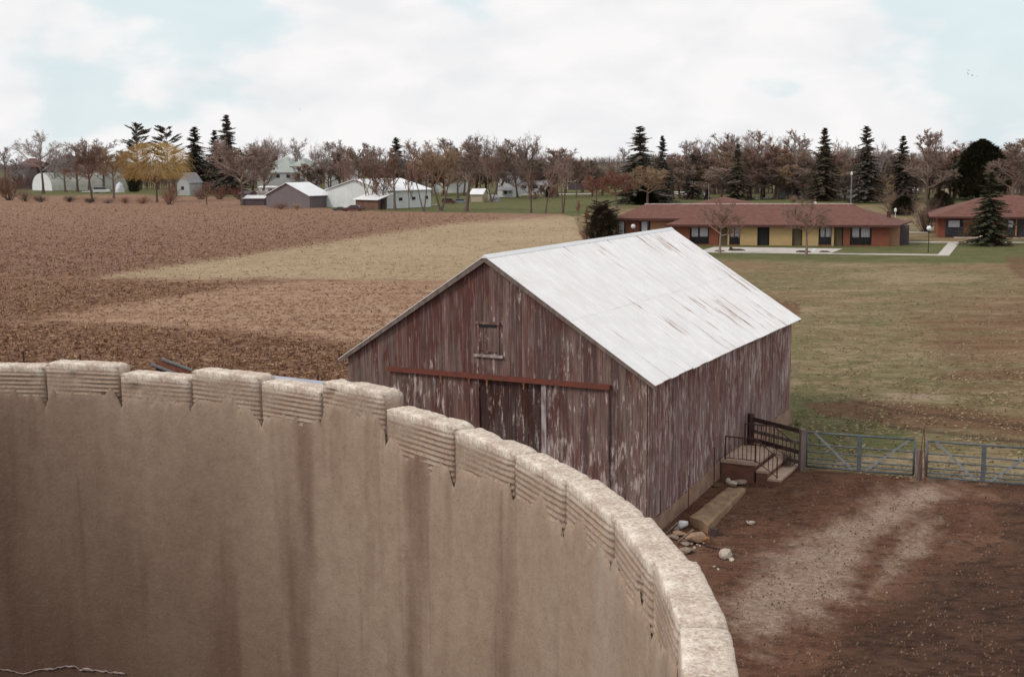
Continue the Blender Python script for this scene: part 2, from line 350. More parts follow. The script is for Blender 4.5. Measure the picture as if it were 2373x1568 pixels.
    ring(SR+.012, SR+.105, -.6, TOP-.78, mb)
    mb.build('outer_wall', cmat('outer_wall_concrete', (.36, .31, .26), (.19, .13, .10), (.46, .42, .37)), root)
    mb = MB(); ring(SR+.055, SR+.085, TOP-.79, TOP-.12, mb); mb.build('joint_backing', M['wood_dark'], root)
    for z in np.arange(.6, 9.2, .76):
        mb = MB(); prev = None
        for k in range(73):
            a = 2*math.pi*k/72; p = (math.cos(a)*(SR+.125), math.sin(a)*(SR+.125), z)
            if prev: mb.tube(prev, p, .01, n=4, cap=False)
            prev = p
        mb.build('iron_hoop', M['iron'], root)
    # cement wash lining the inside, its ragged top edge flaked back from the rim
    th0, th1, n_t = R(-40), R(130), 1500
    joints = [R(v) for v in vis]
    def top_edge(a):
        t0 = TOP-.02
        for (b0, b1, t) in segs[:12]:
            if b1 <= math.degrees(a) <= b0: t0 = TOP+t
        w = mnoise.noise(Vector((a*5.5, 0, 0)))*.5+mnoise.noise(Vector((a*14, 3, 0)))*.45+mnoise.noise(Vector((a*40, 9, 0)))*.34+mnoise.noise(Vector((a*95, 9, 0)))*.22+mnoise.noise(Vector((a*260, 9, 0)))*.10
        dj = min(abs(a-j) for j in joints)
        return t0-.125-.13*w-.045*math.exp(-(dj/R(.35))**2)
    zs = [0, .004, .012, .025, .05, .09, .14]+list(np.linspace(.2, 3.4, 40))
    vs = []; fs = []
    for i in range(n_t+1):
        a = th0+(th1-th0)*i/n_t; zt = top_edge(a)
        for k, dz in enumerate(zs):
            z = zt-dz if k < 8 else (zt-.2)*(1-(dz-.2)/3.2)+(TOP-3.5)*((dz-.2)/3.2)
            r = SR-[-.006, -.001, .002, .0045, .006, .007, .008][min(k, 6)]+.0022*mnoise.noise(Vector((a*20, z*4, 2)))
            vs.append((math.cos(a)*r, math.sin(a)*r, z))
        nk = len(zs)
    for i in range(n_t):
        for k in range(nk-1):
            a = i*nk+k; fs.append((a, a+1, a+nk+1, a+nk))
    me = bpy.data.meshes.new('inner_lining'); me.from_pydata(vs, [], fs)
    mt, bs = mat_base('stained_shaded_wash', .9, .15); tcn = N('ShaderNodeTexCoord').outputs['Object']
    st = noise_n(2.6, 4, .55, tcn, (1, 1, .10)); st2 = noise_n(7, 4, .6, tcn, (1, 1, .05)); bl = noise_n(.8, 4, .55, tcn, (1, 1, .5)); g = noise_n(60, 4, .75, tcn); g2 = noise_n(14, 4, .7, tcn)
    sx = N('ShaderNodeSeparateXYZ'); L(tcn, sx.inputs[0])
    hgt = rng(sx.outputs[2], TOP-.1, TOP-2.6)            # silage stain plus painted shade, both heavier further down
    side = rng(sx.outputs[0], 2.6, -.6)  # shade painted into the colour towards the left
    stain_shade = mth('ADD', mth('ADD', mth('MULTIPLY', hgt, .80), mth('MULTIPLY', side, .85)), mth('MULTIPLY', mth('SUBTRACT', bl, .5), 1.2))
    c = mixc(rng(g2, .35, .65), (.37, .28, .215), (.31, .228, .172)); c = mixc(rng(stain_shade, .2, 1.15), c, (.085, .040, .028))
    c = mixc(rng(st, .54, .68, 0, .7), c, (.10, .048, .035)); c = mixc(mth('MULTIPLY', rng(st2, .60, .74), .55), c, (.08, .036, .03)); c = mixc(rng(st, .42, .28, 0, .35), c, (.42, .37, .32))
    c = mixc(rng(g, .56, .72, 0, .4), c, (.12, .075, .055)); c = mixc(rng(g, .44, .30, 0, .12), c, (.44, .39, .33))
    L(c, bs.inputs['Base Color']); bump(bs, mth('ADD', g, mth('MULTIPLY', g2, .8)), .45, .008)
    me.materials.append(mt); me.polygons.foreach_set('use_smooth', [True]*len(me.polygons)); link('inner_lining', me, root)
    # plain lining for the rest of the circumference and depth
    mb = MB()
    def arc(a0, a1, z0, z1, r, n):
        for k in range(n):
            a, b_ = a0+(a1-a0)*k/n, a0+(a1-a0)*(k+1)/n
            mb.add([(math.cos(a)*r, math.sin(a)*r, z0), (math.cos(b_)*r, math.sin(b_)*r, z0), (math.cos(b_)*r, math.sin(b_)*r, z1), (math.cos(a)*r, math.sin(a)*r, z1)], [(3, 2, 1, 0)])
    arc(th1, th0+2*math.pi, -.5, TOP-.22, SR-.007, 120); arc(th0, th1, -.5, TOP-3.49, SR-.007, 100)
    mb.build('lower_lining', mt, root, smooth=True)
    mb = MB(); mb.add([(math.cos(2*math.pi*k/64)*(SR-.01), math.sin(2*math.pi*k/64)*(SR-.01), 3.2) for k in range(64)], [tuple(range(64))])
    mb.build('silage_floor', mat('old_silage', (.06, .035, .025), (.03, .02, .015), 3), root)
    # pale ragged residue line low on the far wall
    mb = MB(); pts = []
    for px, py in [(-30, 1548), (20, 1553), (55, 1557), (100, 1549), (140, 1545), (172, 1542), (185, 1552), (200, 1549), (240, 1556), (290, 1560)]:
        d = ray(px, py)[:2]; A_ = d@d; B_ = -2*d@SC; D_ = SC@SC-(SR-.012)**2; t = (-B_+math.sqrt(B_*B_-4*A_*D_))/2/A_; q = d*t; pts.append((q[0]-SC[0], q[1]-SC[1], H+ray(px, py)[2]*t))
    for i in range(len(pts)-1):
        for j in range(8):
            p = Vector(pts[i]).lerp(Vector(pts[i+1]), j/8); q = Vector(pts[i]).lerp(Vector(pts[i+1]), (j+1)/8)
            jit = lambda v: v+Vector((0, 0, mnoise.noise(v*19)*.010+mnoise.noise(v*60)*.006))
            mb.tube(jit(p), jit(q), .0015+.008*abs(mnoise.noise(p*14)), .0015+.008*abs(mnoise.noise(q*14)), n=5, cap=False)
    mb.build('residue_line', mat('pale_residue', (.42, .36, .36), (.25, .19, .18), 30), root)
silo()

# ================================================================== BARN
TH = 1.0821; BA = np.array([math.cos(TH), math.sin(TH)]); BB = np.array([math.sin(TH), -math.cos(TH)])
BO = np.array([3.987, 35.171]); BW, BL = 10.73, 15.84; EZ, RZ = 4.29, 7.91; SL = (RZ-EZ)/(BW/2+.3)
def barn_mat(name, tone=1.0, pale=.5, purple=.5):
    mt, bs = mat_base(name, .9, .15); tcn = N('ShaderNodeTexCoord').outputs['Object']; at = N('ShaderNodeAttribute', attribute_name='rnd').outputs['Fac']
    cb = N('ShaderNodeCombineXYZ'); L(mth('MULTIPLY', at, 37.0), cb.inputs[0]); L(mth('MULTIPLY', at, 13.0), cb.inputs[2])
    va = N('ShaderNodeVectorMath'); va.operation = 'ADD'; L(tcn, va.inputs[0]); L(cb.outputs[0], va.inputs[1]); v = va.outputs[0]
    grain = noise_n(14, 5, .65, v, (1, 1, .06)); pat = noise_n(2.6, 5, .62, v, (1, 1, .30)); pat2 = noise_n(6.5, 5, .7, v, (1, 1, .22)); big = noise_n(.42, 3, .5, tcn); big2 = noise_n(.55, 3, .5, tcn, (1, 1, .8))
    red, wood, wood2, wht = (.112, .043, .035), (.155, .112, .100), (.078, .052, .050), (.46, .39, .37)
    sc_ = lambda c: tuple(x*tone for x in c)
    sx = N('ShaderNodeSeparateXYZ'); L(tcn, sx.inputs[0]); side_ = name == 'barn_side_boards'
    redness = mth('ADD', mth('MULTIPLY', mth('SUBTRACT', big2, .5), .9), rng(sx.outputs[2], 1.8, 4.0, -.07, .20) if side_ else rng(sx.outputs[2], 2, 7, -.02, .08))
    c = mixc(rng(mth('ADD', pat, redness), .44, .60), sc_(wood), sc_(red)); c = mixc(rng(at, .45, .9, 0, .7), c, sc_((.105, .062, .060))); c = mixc(rng(at, .3, .05, 0, .55), c, sc_((.20, .125, .11)))
    c = mixc(mth('MULTIPLY', rng(grain, .50, .64), .8), c, sc_(wood2)); c = mixc(mth('MULTIPLY', rng(grain, .47, .37), .6), c, sc_((.27, .20, .195)))
    wear = mth('ADD', mth('MULTIPLY', rng(big, .40, .62, -.5, .5), .10), (pale-.45)*.16)     # where the old whitewash still holds
    if name == 'barn_gable_boards': wear = mth('ADD', wear, rng(sx.outputs[1], 6.5, .6, -.04, .055)); wear = mth('ADD', wear, rng(sx.outputs[2], 6, 1, -.02, .03))
    if side_: wear = mth('ADD', wear, rng(sx.outputs[2], 2.2, 4.0, -.015, .05))
    w = rng(mth('ADD', pat2, wear), .575, .665); c = mixc(mth('MULTIPLY', w, rng(grain, .62, .46, .3, 1)), c, wht)
    nl = noise_n(3, 2, .5, tcn, (1, 1, 6)); c = mixc(rng(mth('ADD', mth('MULTIPLY', at, .15), nl), .74, .80, 0, .4), c, sc_((.05, .035, .035)))
    L(c, bs.inputs['Base Color']); bump(bs, grain, .5, .01); return mt
def boards(name, mt, parent, plane, u0, u1, ztop, zbot, width=.235, th=.03, depth=0.0, seed=1, skip=None):
    """vertical board siding; plane 'g' = gable (x=const, facing -x), 's' = side (y=const, facing -y)"""
    rs = random.Random(seed); mb = MB(); u = u0
    while u < u1-.01:
        w = width*rs.uniform(.8, 1.2); e = min(u+w, u1); a = rs.random(); d = depth+rs.uniform(-.006, .006); g = .0035
        zb = zbot(u) if callable(zbot) else zbot; zb += rs.uniform(-.03, .05)
        if skip and skip[0] < (u+e)/2 < skip[1]: zb = max(zb, skip[2])
        z0, z1 = ztop(u+g), ztop(e-g)
        if plane == 'g': mb.hexa([(d-th, u+g, zb), (d, u+g, zb), (d, e-g, zb), (d-th, e-g, zb), (d-th, u+g, z0), (d, u+g, z0), (d, e-g, z1), (d-th, e-g, z1)], a)
        elif plane == 'b': mb.hexa([(d, u+g, zb), (d+th, u+g, zb), (d+th, e-g, zb), (d, e-g, zb), (d, u+g, z0), (d+th, u+g, z0), (d+th, e-g, z1), (d, e-g, z1)], a)
        elif plane == 's': mb.hexa([(u+g, d-th, zb), (e-g, d-th, zb), (e-g, d, zb), (u+g, d, zb), (u+g, d-th, z0), (e-g, d-th, z1), (e-g, d, z1), (u+g, d, z0)], a)
        else: mb.hexa([(u+g, d, zb), (e-g, d, zb), (e-g, d+th, zb), (u+g, d+th, zb), (u+g, d, z0), (e-g, d, z1), (e-g, d+th, z1), (u+g, d+th, z0)], a)
        u = e
    return mb.build(name, mt, parent, attr=True)
def barn():
    root = thing('wooden_barn', (BO[0], BO[1], 0), TH, 'weathered red barn with peeling board walls and a bright white metal gable roof', 'barn')
    rz = lambda y: EZ+SL*(min(y, BW-y)+.3)-.10
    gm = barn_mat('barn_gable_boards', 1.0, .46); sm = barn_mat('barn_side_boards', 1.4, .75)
    found = lambda x: .02+.55*float(sstep((x-.5)/9.5))
    boards('gable_wall', gm, root, 'g', 0, BW, rz, -.15, seed=3, skip=(3.42, 5.66, 4.05))
    boards('side_wall', sm, root, 's', 0, BL, lambda x: EZ+SL*.3-.1, found, width=.19, seed=8)
    boards('side_wall', sm, root, 'S', 0, BL, lambda x: EZ+SL*.3-.1, .2, width=.25, depth=BW, seed=9)
    boards('gable_wall', gm, root, 'b', 0, BW, rz, .3, depth=BL, seed=12)
    # black panels behind, added so that the board gaps read as shade
    mb = MB(); e = .02
    mb.hexa([(e, e, -.3), (BL-e, e, -.3), (BL-e, BW-e, -.3), (e, BW-e, -.3), (e, e, rz(0)-.05), (BL-e, e, rz(0)-.05), (BL-e, BW-e, rz(0)-.05), (e, BW-e, rz(0)-.05)])
    mb = MB()
    mb.box(.10, .12, .05, BW-.05, -.3, rz(0)-.05); mb.add([(.10, .1, rz(0)-.06), (.10, BW-.1, rz(0)-.06), (.10, BW/2, RZ-.25), (.13, .1, rz(0)-.06), (.13, BW-.1, rz(0)-.06), (.13, BW/2, RZ-.25)], [(0, 2, 1), (3, 4, 5)])
    mb.box(.13, BL-.05, .05, .07, -.3, rz(0)-.05)
    mb.build('black_backing', M['black'], root)
    # concrete foundation
    fm = mat('foundation_concrete', (.30, .20, .145), (.20, .125, .09), 2.2, bmp=.4); mb = MB()
    n = 24
    for k in range(n):
        x0, x1 = BL*k/n-.02, BL*(k+1)/n-.02
        t0, t1 = found(x0)+.02, found(x1)+.02; b0 = -.16-.14*(1-k/n); 
        mb.hexa([(x0, -.15, -.9), (x1, -.15, -.9), (x1, -.002, -.9), (x0, -.002, -.9), (x0, -.10, t0), (x1, -.10, t1), (x1, -.032 if 0 else -.034, t1), (x0, -.034, t0)])
    mb.box(-.12, -.034, -.15, BW+.1, -.9, -.13); mb.box(BL+.034, BL+.12, -.1, BW+.1, -.9, .32)
    mb.build('foundation', fm, root)
    # roof: courses of steel sheets, lapped
    mt, bs = mat_base('white_roof_sheets', .55, .3); tcn = N('ShaderNodeTexCoord').outputs['Object']; at = N('ShaderNodeAttribute', attribute_name='rnd').outputs['Fac']
    stk = noise_n(3.4, 5, .62, tcn, (1, .11, .11)); pt = noise_n(.42, 3, .5, tcn); gr = noise_n(12, 4, .7, tcn, (1, .12, .12)); md = noise_n(1.3, 4, .6, tcn)
    sx = N('ShaderNodeSeparateXYZ'); L(tcn, sx.inputs[0])
    c = mixc(rng(md, .35, .65), (.86, .86, .865), (.77, .76, .755)); c = mixc(mth('MULTIPLY', rng(at, 0, 1), .25), c, (.78, .79, .81))
    bias = mth('ADD', mth('MULTIPLY', rng(sx.outputs[0], -2.0, 12.0), .062), mth('MULTIPLY', rng(pt, .40, .60), .095))
    k1 = rng(mth('ADD', stk, bias), .675, .75); c = mixc(mth('MULTIPLY', k1, .5), c, (.48, .40, .37)); k2 = rng(mth('ADD', stk, mth('MULTIPLY', bias, 1.2)), .745, .79); c = mixc(mth('MULTIPLY', k2, rng(gr, .4, .55)), c, (.28, .15, .10))
    c = mixc(mth('MULTIPLY', rng(gr, .60, .72), .25), c, (.5, .47, .46)); L(c, bs.inputs['Base Color']); roofm = mt
    for sgn in (-1, 1):
        mb = MB(); rs = random.Random(4+sgn); half = BW/2+.3; courses = [(0, .52), (.50, 1.0)]
        for ci, (f0, f1) in enumerate(courses):
            x = -.2
            while x < BL+.4-.01:
                x2 = min(x+.66, BL+.4); q = []
                for f in (f0, f1):
                    yy = BW/2-sgn*half*f*(-1)*(-1) if False else BW/2+sgn*(-1)*half*f*(-1)
                    q.append((BW/2+sgn*half*f, RZ-(RZ-EZ)*f))
                lift = .006*(1-ci)+rs.uniform(0, .004); a = rs.random(); jx = rs.uniform(-.02, .03) if ci == 1 else 0
                yE = q[1][0]+sgn*jx; P = [(x, q[0][0], q[0][1]+lift), (x2-.004, q[0][0], q[0][1]+lift), (x2-.004, yE, q[1][1]+lift-abs(jx)*.3), (x, yE, q[1][1]+lift-abs(jx)*.3)]
                lo = [(p[0], p[1], p[2]-.02) for p in P]
                mb.hexa(lo+P if sgn > 0 else lo[::-1]+P[::-1], a)
                if x > -.1: # raised rib on the sheet edge
                    mb.hexa([(x-.018, q[0][0], q[0][1]+lift-.01), (x+.018, q[0][0], q[0][1]+lift-.01), (x+.018, yE, q[1][1]+lift-.01), (x-.018, yE, q[1][1]+lift-.01),
                             (x-.008, q[0][0], q[0][1]+lift+.014), (x+.008, q[0][0], q[0][1]+lift+.014), (x+.008, yE, q[1][1]+lift+.014), (x-.008, yE, q[1][1]+lift+.014)], a)
                x = x2
        mb.build('roof_slope', roofm, root, attr=True)
        mb = MB()       # rafters' sheathing under the steel
        P = [(-.14, BW/2, RZ-.03), (BL+.34, BW/2, RZ-.03), (BL+.34, BW/2+sgn*(half-.06), EZ+.01), (-.14, BW/2+sgn*(half-.06), EZ+.01)]
        lo = [(p[0], p[1], p[2]-.04) for p in P]; mb.hexa(lo+P if sgn > 0 else lo[::-1]+P[::-1]); mb.build('sheathing', M['wood_dark'], root)
        for xa in (-.185, BL+.34):
            mb = MB(); x1 = xa+.04
            top = lambda f: RZ-(RZ-EZ)*f-.022
            y0, y1 = BW/2, BW/2+sgn*(half-.02)
            mb.hexa([(xa, y0, top(0)-.17), (x1, y0, top(0)-.17), (x1, y1, top(.99)-.15), (xa, y1, top(.99)-.15), (xa, y0, top(0)), (x1, y0, top(0)), (x1, y1, top(.99)), (xa, y1, top(.99))])
            mb.build('rake_board', M['wood_grey'], root)
    mb = MB(); mb.hexa([(-.2, BW/2-.14, RZ-.07), (BL+.4, BW/2-.14, RZ-.07), (BL+.4, BW/2+.14, RZ-.07), (-.2, BW/2+.14, RZ-.07), (-.2, BW/2-.01, RZ+.035), (BL+.4, BW/2-.01, RZ+.035), (BL+.4, BW/2+.01, RZ+.035), (-.2, BW/2+.01, RZ+.035)])
    mb.build('ridge_cap', M['white_metal'], root)
    # sliding doors on their track
    d = boards('sliding_door', barn_mat('barn_door_boards', .92, .36), root, 'g', 5.66, 9.0, lambda y: 4.02, -.1, width=.21, depth=-.07, seed=21); d['label'] = 'left sliding door leaf, red brown boards with whitish streaks'
    d = boards('sliding_door', barn_mat('barn_door_boards_pale', 1.0, .70), root, 'g', 1.2, 3.42, lambda y: 4.02, -.1, width=.22, depth=-.07, seed=22); d['label'] = 'right sliding door leaf with peeling white patches'
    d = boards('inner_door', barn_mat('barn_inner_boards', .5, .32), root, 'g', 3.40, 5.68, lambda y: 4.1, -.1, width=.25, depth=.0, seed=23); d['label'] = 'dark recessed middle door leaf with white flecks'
    mb = MB(); mb.box(-.14, -.105, 3.28, 3.44, .0, 4.0); mb.build('door_edge_trim', mat('peeling_white_trim', (.38, .34, .34), (.17, .11, .10), 5, sc=(1, 1, .25), lo=.45, hi=.6), root)
    mb = MB(); mb.box(-.19, -.06, 1.14, 9.06, 4.08, 4.17); mb.box(-.22, -.20, 1.14, 9.06, 4.03, 4.13); mb.build('door_track', M['rust'], root)
    for y in (7.05, 6.0, 5.35, 4.05):
        mb = MB(); mb.tube((-.16, y, 4.0), (-.12, y, 4.0), .055, n=10); mb.box(-.15, -.13, y-.018, y+.018, 3.80, 4.0); mb.build('track_hanger', mat('ochre_rust_hanger', (.34, .17, .08), (.2, .08, .04), 9) if y == 7.05 else bpy.data.materials['ochre_rust_hanger'], root)
    # loft hatch
    h = boards('loft_hatch', barn_mat('hatch_boards', .85, .25), root, 'g', 5.0, 5.66, lambda y: 5.70, 4.86, width=.2, depth=-.045, th=.02, seed=31)
    mb = MB(); mb.box(-.11, -.045, 4.90, 5.78, 5.76, 5.84); mb.box(-.07, -.036, 4.95, 5.0, 4.80, 5.76); mb.box(-.07, -.036, 5.66, 5.71, 4.80, 5.76); mb.build('hatch_frame', gm, h)
    mb = MB(); mb.box(-.075, -.068, 5.02, 5.64, 5.66, 5.745); mb.build('hatch_gap', M['black'], h)
    mb = MB(); mb.box(-.12, -.036, 4.80, 5.82, 4.72, 4.80); mb.build('hatch_sill', bpy.data.materials['peeling_white_trim'], h)
    mb = MB(); mb.box(-.045, -.031, 0, .12, -.12, 4.36); mb.box(-.045, 0, -.05, -.031, .0, 4.36); mb.build('corner_board', barn_mat('corner_boards', 1.15, 1.0), root, attr=True)
    mb = MB(); mb.box(BL*.62, BL*.62+.12, -.12, -.036, 4.12, 4.30); mb.build('wall_bracket', M['rust'], root)
barn()
def bl(l, s, z=0.0):       # barn-local (along ridge, out from the side wall) to world
    q = BO+BA*l+BB*s; return np.array([q[0], q[1], z])

# ------------------------------------------------------------------ steps beside the barn
def steps():
    l0, l1 = 6.55, 8.95; zb = -.30; p = bl(l0, .1, 0); 
    root = thing('concrete_steps', (BO[0], BO[1], 0), TH, 'concrete landing and steps with a thin iron railing against the barn side wall', 'steps')
    cm = mat('step_concrete', (.44, .33, .255), (.34, .25, .19), 3, bmp=.3); rm = mat('step_riser_brick', (.18, .085, .062), (.13, .06, .045), 3, sc=(1, 1, 4), bmp=.4)
    mb = MB(); mb.box(l0, l1, -1.32, -.16, zb, .44); mb.build('landing_wall', rm, root)
    mb = MB(); mb.box(l0-.04, l1+.02, -1.40, -.16, .445, .55); mb.build('landing_slab', cm, root)
    for i, (s0, s1, z) in enumerate([(1.40, 1.80, .30), (1.80, 2.22, .06)]):
        mb = MB(); mb.box(l0-.02, l1, -s1, -s0+.003, zb, z-.08); mb.build('riser', rm, root)
        mb = MB(); mb.box(l0-.05, l1+.01, -s1-.03, -s0+.002, z-.077, z); mb.build('tread', cm, root)
    for l, name in ((l0+.06, 'railing'), (l1-.08, 'railing')):
        mb = MB(); t = .52
        P0 = (l, -.28, t); P1 = (l, -1.34, t); P2 = (l, -2.1, .0)
        mb.tube(P0, (l, -.28, t+.85), .03); mb.tube(P1, (l, -1.34, t+.85), .03); mb.tube((l, -2.1, .0), (l, -2.1, .82), .022)
        mb.tube((l, -.28, t+.84), (l, -1.34, t+.84), .026); mb.tube((l, -.28, t+.09), (l, -1.34, t+.09), .014)
        mb.tube((l, -1.34, t+.84), (l, -2.1, .80), .018); mb.tube((l, -1.34, t+.09), (l, -2.1, .12), .014)
        for k in range(1, 7):
            s = .28+1.06*k/7; mb.tube((l, -s, t+.09), (l, -s, t+.84), .013, n=4)
        for k in range(1, 5):
            f = k/5; s = 1.34+.76*f; mb.tube((l, -s, t+.09+(.12-t-.09)*f), (l, -s, t+.84+(.80-t-.84)*f), .013, n=4)
        mb.build(name, M['iron'], root)
steps()

# ------------------------------------------------------------------ gate line
def P(pt, z): return (pt[0], pt[1], z)
g0 = G(1868, 1086); g1 = G(2116, 1107); g2 = G(2146, 1110); g3 = g2+(g1-g0)*1.0
def gate(A, B_, label):
    d = B_-A; Lg = math.hypot(d[0], d[1]); zb = A[2]
    root = thing('pipe_gate', (A[0], A[1], zb), math.atan2(d[1], d[0]), label, 'gate', 'pipe gates across the yard'); dz = (B_[2]-A[2])
    mb = MB(); h = 1.33; b_ = .10; r = .038
    mb.tube((0, 0, b_), (0, 0, h), r, n=8); mb.tube((Lg, 0, b_), (Lg, 0, h), r, n=8); mb.tube((0, 0, h), (Lg, 0, h), r, n=8); mb.tube((0, 0, b_), (Lg, 0, b_), r, n=8); mb.build('frame', M['gate'], root, smooth=True)
    for z in (.90, .64, .40, .24): mb = MB(); mb.tube((0, 0, z), (Lg, 0, z), .028, n=6); mb.build('rail', M['gate'], root)
    mb = MB(); mb.box(Lg*.50-.075, Lg*.50+.075, -.035, -.02, b_, h); mb.build('upright', M['gate'], root)
    for x0, z0, x1, z1 in ((Lg*.08, h, Lg*.44, b_), (Lg*.56, b_, Lg*.95, h-.02)):
        mb = MB(); dx = x1-x0; w = .055; mb.hexa([(x0-w, -.05, z0), (x0+w, -.05, z0), (x0+w, -.036, z0), (x0-w, -.036, z0), (x1-w, -.05, z1), (x1+w, -.05, z1), (x1+w, -.036, z1), (x1-w, -.036, z1)]); mb.build('brace', M['brace'], root)
gate(g0, g1, 'blue grey pipe gate next to the wooden post and steps, whole gate in view')
gate(g2, g3, 'blue grey pipe gate at the right edge, cut off by the edge of the picture')
def post(p, h, w, mt, name, label, cat, lean=(0, 0), group=None, flat=False):
    mb = MB(); rs = random.Random(int(abs(p[0])*100)); a = w/2; t = a*.9
    mb.hexa([(-a, -a, -.3), (a, -a, -.3), (a, a, -.3), (-a, a, -.3), (-t+lean[0], -t+lean[1], h), (t+lean[0], -t+lean[1], h-.02), (t+lean[0], t+lean[1], h-.01), (-t+lean[0], t+lean[1], h+.015)])
    o = mb.build(name, mt); o.location = tuple(p); o.rotation_euler = (0, 0, rs.uniform(0, .6)); return tag(o, label, cat, group)
gp = G(1858, 1090); post(gp, 1.50, .20, M['wood_grey'], 'fence_post', 'thick weathered wooden post where the gate hangs', 'post')
gm_ = G(2128, 1110); post(gm_, 1.05, .17, M['wood_grey'], 'fence_post', 'short wooden post between the two pipe gates', 'post')
rp = G(2137, 1115)
root = thing('iron_tripod', tuple(rp), 0, 'thin rusty iron A-frame rods sticking up between the two gates', 'iron rods')
for dx, dy in ((-.16, .1), (.16, .1), (.02, -.2)):
    mb = MB(); mb.tube((dx, dy, -.1), (dx*.05, dy*.05, 1.85), .013, n=5); mb.build('rod', M['rust'], root)
# old wooden fence between barn and gate post
fa = bl(8.95+.4, .12); fa = G(1737, 1050); fz = float(gz(fa[0], fa[1]))
post(bl(9.75, .22, -.15), 1.70, .20, M['wood_dark'], 'fence_post', 'dark wooden post standing against the barn wall behind the steps', 'post')
def plank_fence():
    A = bl(9.75, .30, -.15); B_ = np.array([gp[0], gp[1], gp[2]]); d = B_-A; Lg = math.hypot(d[0], d[1])
    root = thing('plank_fence', tuple(A), math.atan2(d[1], d[0]), 'dark plank fence with heavy top beam between the barn and the gate post', 'fence')
    dz = d[2]/Lg
    for z, w, y, mt in ((1.50, .16, .0, 'wood_dark'), (1.05, .13, .05, 'wood_grey'), (.72, .15, .05, 'wood_dark'), (.36, .14, .05, 'wood_grey')):
        mb = MB(); mb.hexa([(0, y-.03, z-w/2), (Lg-.1, y-.03, z-w/2+dz*Lg*.3-.04), (Lg-.1, y+.03, z-w/2+dz*Lg*.3-.04), (0, y+.03, z-w/2), (0, y-.03, z+w/2), (Lg-.1, y-.03, z+w/2+dz*Lg*.3-.05), (Lg-.1, y+.03, z+w/2+dz*Lg*.3-.05), (0, y+.03, z+w/2)])
        mb.build('top_beam' if z > 1.4 else 'plank', M[mt], root)
    for x in np.linspace(.3, Lg*.45, 7):
        mb = MB(); mb.tube((x, .12, .1), (x, .12, 1.36), .012, n=4); mb.build('upright_bar', M['iron'], root)
plank_fence()
# posts and pipe by the foundation
post(G(1525, 1224), 1.25, .13, M['wood_dark'], 'fence_post', 'dark post at the near corner of the barn foundation', 'post')
pp = bl(2.9, .28, -.5); mb = MB(); mb.tube((0, 0, 0), (.0, .0, 1.35), .018, n=6); o = mb.build('iron_pipe', M['rust']); o.location = tuple(pp); tag(o, 'thin rusty upright pipe against the barn foundation', 'pipe')
pp = bl(5.6, .22, -.4); mb = MB(); mb.tube((0, 0, 0), (.0, .0, 1.6), .018, n=6); o = mb.build('iron_pipe', M['iron']); o.location = tuple(pp); tag(o, 'thin dark upright pipe on the barn wall just before the steps', 'pipe')
# low concrete trough beside the wall
def trough():
    cs = [Gz(1598, 1195, -.12), Gz(1641, 1214, -.12), Gz(1728, 1131, -.08), Gz(1682, 1129, -.08)]
    q = [np.array(c) for c in cs]; mb = MB(); nn = 14; cen = sum(q)/4
    def pt(u, v): return (q[0]*(1-u)+q[1]*u)*(1-v)+(q[3]*(1-u)+q[2]*u)*v
    vs = []; nu = 8
    for j in range(nn*2+1):
        for i in range(nu+1):
            p = pt(i/nu, j/(nn*2)); z = .05*mnoise.noise(Vector(p)*2.5)+.03*mnoise.noise(Vector(p)*8); vs.append((p[0], p[1], p[2]+z-(.03 if i in (0, nu) else 0)))
    n0 = len(vs)
    base = [(v[0], v[1], -.9) for v in vs]; fs = []
    w = nu+1; hgt = nn*2
    for j in range(hgt):
        for i in range(nu): a = j*w+i; fs.append((a, a+1, a+w+1, a+w))
    loop = [i for i in range(w)]+[j*w+nu for j in range(1, hgt+1)]+[hgt*w+i for i in range(nu-1, -1, -1)]+[j*w for j in range(hgt-1, 0, -1)]
    for k in range(len(loop)): a, b_ = loop[k], loop[(k+1) % len(loop)]; fs.append((a, a+n0, b_+n0, b_))
    mb.add(vs+base, fs); o = mb.build('concrete_ledge', mat('straw_covered_concrete', (.30, .205, .125), (.21, .135, .085), 2.5, bmp=.5), smooth=False)
    tag(o, 'long low tan concrete ledge running along the barn foundation', 'ledge')
    # dark block added at its near end, standing for shade
    e = G(1652, 1240); mb = MB(); mb.box(-.06, .12, -.14, .08, -.1, .22); o = mb.build('shade_block', mat('block_shade', (.07, .05, .045), (.05, .035, .03), 6)); o.location = (e[0], e[1], e[2]); o.rotation_euler = (0, 0, TH); tag(o, 'dark block added for the shade at the near end of the tan ledge', 'block')
trough()
# ------------------------------------------------------------------ rubble
def rock(px, py, w, h, col, label, seed, flat=.6, rot=None, sink=.25, name='rock', cat='rock', group=None, sub=2):
    import bmesh
    p = G(px, py); s = mpp(p); bm = bmesh.new(); bmesh.ops.create_icosphere(bm, subdivisions=sub, radius=1)
    rs = random.Random(seed); off = Vector((seed*3.7, seed*1.3, 0)); pl = []
    for _ in range(9):
        n = Vector((rs.gauss(0, 1), rs.gauss(0, 1), rs.gauss(0, 1))).normalized(); pl.append((n, rs.uniform(.55, .85)))
    for v in bm.verts:
        for n, d in pl:
            t = v.co@n if False else v.co.dot(n)
            if t > d: v.co -= n*(t-d)
        v.co *= 1+.10*mnoise.noise(v.co*2.3+off)
        v.co.x *= w*s/2*1.25; v.co.y *= w*s/2*flat*1.4; v.co.z *= h*s/2*1.15
    zmin = min(v.co.z for v in bm.verts)
    for v in bm.verts: v.co.z -= zmin*(1-sink)
    me = bpy.data.meshes.new(name); bm.to_mesh(me); bm.free(); me.materials.append(col); o = link(name, me); o.location = tuple(p); o.rotation_euler = (0, 0, rs.uniform(0, 3) if rot is None else rot)
    return tag(o, label, cat, group)
